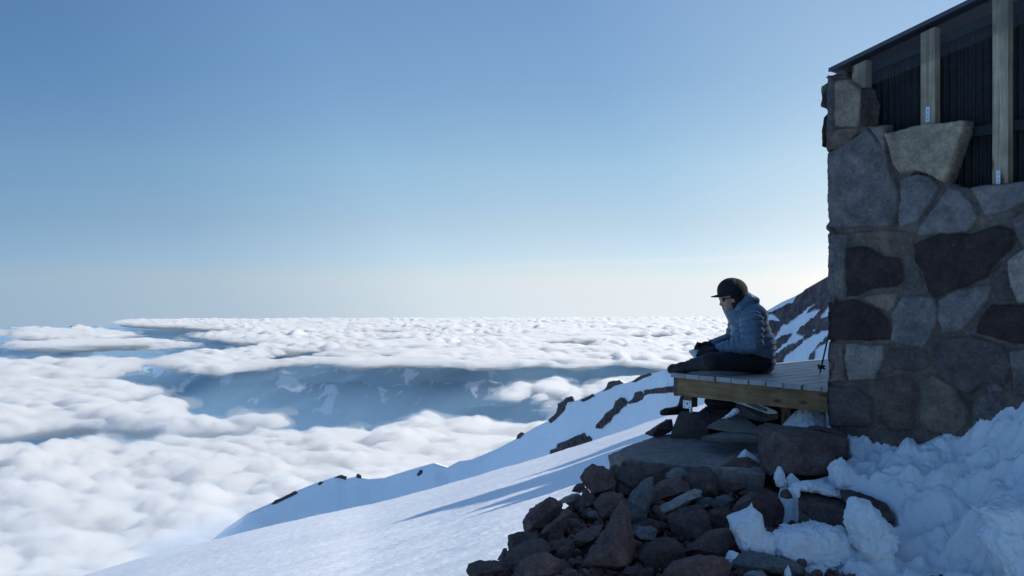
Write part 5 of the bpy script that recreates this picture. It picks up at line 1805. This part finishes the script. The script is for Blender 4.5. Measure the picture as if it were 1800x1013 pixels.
def snow_chunk(outline, label, d, thick, seed, rough=0.012):
    o = np.array(outline, float)
    rnd = random.Random(seed)
    cx, cy = o.mean(0); h = np.ptp(o[:, 1])
    pts = []
    # distance field body following the outline, so that hollows stay
    m = d / F
    w = np.ptp(o[:, 0]) * m; hh = h * m
    res = max(min(w, hh) / 26, 0.005)
    lo = P(o[:, 0].min(), o[:, 1].max(), d); hi = P(o[:, 0].max(), o[:, 1].min(), d)
    lo = Vector((min(lo.x, hi.x) - 0.03, d - thick * 0.75, min(lo.z, hi.z) - 0.03)); hi = Vector((max(lo.x, hi.x) + 0.03, d + thick * 1.3, max(lo.z, hi.z) + 0.03))
    hi.x = P(o[:, 0].max(), 0, d).x + 0.03
    def fn(p):
        lean = 0.35 * (p[..., 2] - (lo.z + hi.z) / 2)
        dd = p[..., 1] - lean
        px = CX + F * p[..., 0] / d; py = CY + F * (EYE - p[..., 2]) / d
        s2 = -poly_sdf(o, px, py) * m
        s1 = np.abs(dd - d - thick * 0.25) - thick * 0.5
        s2 = s2 + 0.35 * np.maximum(np.abs(dd - d - thick * 0.2) - thick * 0.15, 0)
        k = 0.03
        q = np.maximum(k - np.abs(s1 - s2), 0) / k
        v = np.maximum(s1, s2) + q * q * k * 0.25
        return v + rough * (1.6 * fbm(p * 11, 3, 0.55, seed=seed) + 1.0 * fbm(p * 30, 3, 0.6, seed=seed + 2, mode='billow') + 0.5 * fbm(p * 70, 2, 0.6, seed=seed + 3))
    ax_lo, ax_hi = np.array(lo), np.array(hi)
    ax = [np.arange(ax_lo[k] - 3 * res, ax_hi[k] + 3 * res, res) for k in range(3)]
    G = np.stack(np.meshgrid(*ax, indexing='ij'), -1)
    V, Fq = surface_nets(fn(G), (ax[0][0], ax[1][0], ax[2][0]), res)
    me = mesh_np("snow_chunk", V, Fq)
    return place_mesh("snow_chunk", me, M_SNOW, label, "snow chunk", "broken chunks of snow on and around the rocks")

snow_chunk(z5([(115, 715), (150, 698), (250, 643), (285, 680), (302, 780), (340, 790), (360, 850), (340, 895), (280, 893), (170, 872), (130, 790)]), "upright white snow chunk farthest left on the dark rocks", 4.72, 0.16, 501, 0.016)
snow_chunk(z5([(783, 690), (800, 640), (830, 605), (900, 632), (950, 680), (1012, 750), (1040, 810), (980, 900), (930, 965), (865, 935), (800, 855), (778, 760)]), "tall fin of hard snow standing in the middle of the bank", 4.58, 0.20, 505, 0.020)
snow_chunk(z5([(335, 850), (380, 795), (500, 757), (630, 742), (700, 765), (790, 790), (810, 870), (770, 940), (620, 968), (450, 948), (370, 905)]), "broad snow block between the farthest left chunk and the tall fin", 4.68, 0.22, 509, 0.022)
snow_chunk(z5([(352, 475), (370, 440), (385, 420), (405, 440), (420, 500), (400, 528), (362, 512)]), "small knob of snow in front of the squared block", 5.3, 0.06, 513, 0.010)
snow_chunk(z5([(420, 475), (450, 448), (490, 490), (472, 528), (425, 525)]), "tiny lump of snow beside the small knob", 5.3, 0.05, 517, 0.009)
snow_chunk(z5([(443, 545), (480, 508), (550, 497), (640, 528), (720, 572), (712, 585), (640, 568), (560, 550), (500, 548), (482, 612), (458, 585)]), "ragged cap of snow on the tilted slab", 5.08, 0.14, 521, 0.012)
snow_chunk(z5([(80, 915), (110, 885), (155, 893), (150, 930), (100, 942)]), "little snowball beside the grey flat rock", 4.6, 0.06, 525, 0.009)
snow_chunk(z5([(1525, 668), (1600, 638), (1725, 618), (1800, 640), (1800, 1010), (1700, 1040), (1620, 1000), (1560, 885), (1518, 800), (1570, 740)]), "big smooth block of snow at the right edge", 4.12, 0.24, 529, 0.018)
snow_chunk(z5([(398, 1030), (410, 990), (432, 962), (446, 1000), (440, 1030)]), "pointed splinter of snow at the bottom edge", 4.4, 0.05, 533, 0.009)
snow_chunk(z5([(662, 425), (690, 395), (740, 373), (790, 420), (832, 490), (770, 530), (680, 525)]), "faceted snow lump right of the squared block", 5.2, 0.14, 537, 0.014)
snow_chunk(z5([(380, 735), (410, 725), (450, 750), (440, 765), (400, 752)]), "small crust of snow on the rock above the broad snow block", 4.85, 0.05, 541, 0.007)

# snow drifted under the deck
def build_drift():
    n = 70
    t = np.linspace(-1, 1, n)
    X0, Y0 = np.meshgrid(t, t)
    r = np.sqrt(X0 ** 2 + Y0 ** 2)
    c = P(1425, 752, 6.35)
    X = c.x + X0 * 0.30 + 0.06 * Y0; Y = c.y + Y0 * 0.34
    p = np.stack([X, Y, 0 * X], -1)
    a, b, cc = lumps(p, 451)
    Z = 0.52 + 0.27 * np.exp(-2.0 * r ** 2) * (1 + 0.4 * a) + 0.035 * b * np.exp(-r ** 2) + 0.012 * cc - 0.12 * sstep(0.7, 1.0, r)
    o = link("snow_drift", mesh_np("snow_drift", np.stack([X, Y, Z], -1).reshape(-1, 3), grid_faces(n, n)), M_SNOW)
    tag(o, "soft snow blown in under the deck beside the hut", "snow drift")
    c = P(1312, 776, 5.95)
    X = c.x + X0 * 0.11; Y = c.y + Y0 * 0.10
    p = np.stack([X, Y, 0 * X], -1)
    a, b, cc = lumps(p, 461)
    Z = 0.452 + 0.075 * np.exp(-2.4 * r ** 2) * (1 + 0.7 * a) + 0.03 * b * np.exp(-r ** 2) + 0.008 * cc - 0.05 * sstep(0.6, 1.0, r)
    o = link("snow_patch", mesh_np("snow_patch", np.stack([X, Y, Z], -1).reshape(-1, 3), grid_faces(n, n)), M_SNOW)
    tag(o, "small patch of snow on the slab beside the squared block", "snow patch")
build_drift()

# ------------------------------------------------------------------ things stowed under the deck
def panel(name, corners, depths, thick, mat, label, cat, bevel=0.006):
    pts = [P(x, y, d) for (x, y), d in zip(corners, depths)]
    n = (pts[1] - pts[0]).cross(pts[2] - pts[0]).normalized()
    if n.y < 0: n = -n
    bm = bmesh.new()
    a = [bm.verts.new(p) for p in pts]; b = [bm.verts.new(p + n * thick) for p in pts]
    bm.faces.new(a); bm.faces.new(b[::-1])
    for i in range(len(a)):
        j = (i + 1) % len(a)
        bm.faces.new([a[i], b[i], b[j], a[j]])
    o = bm_obj(name, bm, mat, None, bevel=bevel)
    tag(o, label, cat)
    return o, n

def build_stowed():
    M_PALE = simple_mat("pale_plastic", (0.62, 0.60, 0.55), 0.55, 0.1, 10, 0.1, 0.002)
    M_DIRTY = simple_mat("weathered_grey_ply", (0.12, 0.115, 0.108), 0.8, 0.25, 12, 0.3, 0.003)
    # pale board with the oval badge, sloping down to the right
    dep = lambda x: 6.75 - (x - 1289) / 78 * 0.25
    cs = [(1289, 699), (1298, 699), (1330, 709), (1364, 722.5), (1367, 727.5), (1350, 728), (1334, 722), (1310, 714), (1289, 707)]
    board, n = panel("pale_board", cs, [dep(x) for x, y in cs], 0.02, M_PALE, "pale board with a dark blue oval badge stowed under the deck", "board", 0.004)
    bm = bmesh.new()
    vs = []
    for k in range(28):
        a = k * 2 * math.pi / 28
        ex, ey = 20.5 * math.cos(a), 3.3 * math.sin(a)
        ang = math.radians(20.5)
        x, y = 1331 + ex * math.cos(ang) - ey * math.sin(ang), 715.2 + ex * math.sin(ang) + ey * math.cos(ang)
        vs.append(bm.verts.new(P(x, y, dep(x)) - n * 0.0025))
    bm.faces.new(vs)
    bmesh.ops.solidify(bm, geom=bm.faces[:], thickness=0.002)
    bd = bm_obj("badge", bm, simple_mat("navy_badge", (0.016, 0.022, 0.07), 0.4, 0.1, 20), None); bd.parent = board
    bm = bmesh.new()
    for i in range(9):     # illegible pale lettering strokes on the badge
        x = 1319 + i * 3.0
        y = 710.6 + i * 3.0 * math.tan(math.radians(20.5))
        h = 1.6 if i % 3 else 2.2
        q = [P(x - 0.7, y - h * 0.5, dep(x)) - n * 0.0052, P(x + 0.7, y - h * 0.5 + 0.5, dep(x)) - n * 0.0052, P(x + 0.7, y + h * 0.5 + 0.5, dep(x)) - n * 0.0052, P(x - 0.7, y + h * 0.5, dep(x)) - n * 0.0052]
        bm.faces.new([bm.verts.new(v) for v in q])
    lt = bm_obj("lettering", bm, M_PALE, None); lt.parent = bd
    cs = [(1291, 709), (1340, 727), (1367, 730), (1367, 737), (1340, 742), (1296, 733)]
    panel("grey_board", cs, [6.85, 6.72, 6.62, 6.6, 6.65, 6.8], 0.02, M_DIRTY, "grey board lying beneath the pale badged board", "board", 0.004)
    cs = [(1243, 749), (1262, 738), (1290, 730), (1318, 740), (1338, 755), (1336, 762), (1290, 757)]
    panel("pointed_plywood", cs, [6.35, 6.5, 6.62, 6.5, 6.3, 6.22, 6.25], 0.018, simple_mat("brown_grey_ply", (0.16, 0.14, 0.115), 0.8, 0.25, 14, 0.3, 0.003),
          "pointed piece of brown grey plywood propped beside the pier block", "plywood", 0.003)
    cs = [(1232, 768), (1270, 759), (1332, 765), (1334, 772), (1270, 770)]
    panel("low_plank", cs, [6.3, 6.3, 6.1, 6.08, 6.15], 0.03, M_DIRTY, "low grey plank lying on the slab under the plywood", "plank", 0.004)
    # dark rock and a black bag in the shade
    rock([(1222, 752), (1226, 730), (1240, 716), (1258, 712), (1280, 720), (1288, 734), (1270, 746), (1244, 756)], "dark rock in the shade right behind the pier block", K, d=6.75, thick=0.35, seed=301)
    rock([(1136, 762), (1150, 752), (1170, 739), (1180, 738), (1182, 756), (1162, 764), (1146, 766)], "low dark rock showing on the snow left of the pier block", K, d=6.92, thick=0.30, seed=303)
    def bag(p):
        d = ellipsoid(p, P(1268, 706, 6.95), (0.125, 0.15, 0.062))
        return d + 0.012 * fbm(p * 16, 3, 0.6, seed=471)
    b = sdf_mesh("black_bag", bag, (1.42, 6.72, 0.62), (1.80, 7.15, 0.84), 0.008, M_BLACK)
    tag(b, "limp black bag pushed under the boards of the deck", "bag")
    # crumpled clear film catching the light
    def film(p):
        d = capsule(p, J(1272, 737, 6.55, 2.4), J(1294, 723, 6.5, 5.5))
        return d + 0.012 * fbm(p * 34, 3, 0.7, seed=481, mode='ridge')
    m, nt, bs = new_mat("crumpled_film")
    bs.inputs['Base Color'].default_value = (0.62, 0.66, 0.70, 1)
    bs.inputs['Roughness'].default_value = 0.12
    bs.inputs['Specular IOR Level'].default_value = 0.8
    f = sdf_mesh("crumpled_film", film, (1.48, 6.42, 0.60), (1.66, 6.66, 0.78), 0.005, m, smooth=False)
    tag(f, "crumpled shiny plastic film stuffed between the boards", "plastic film")
build_stowed()
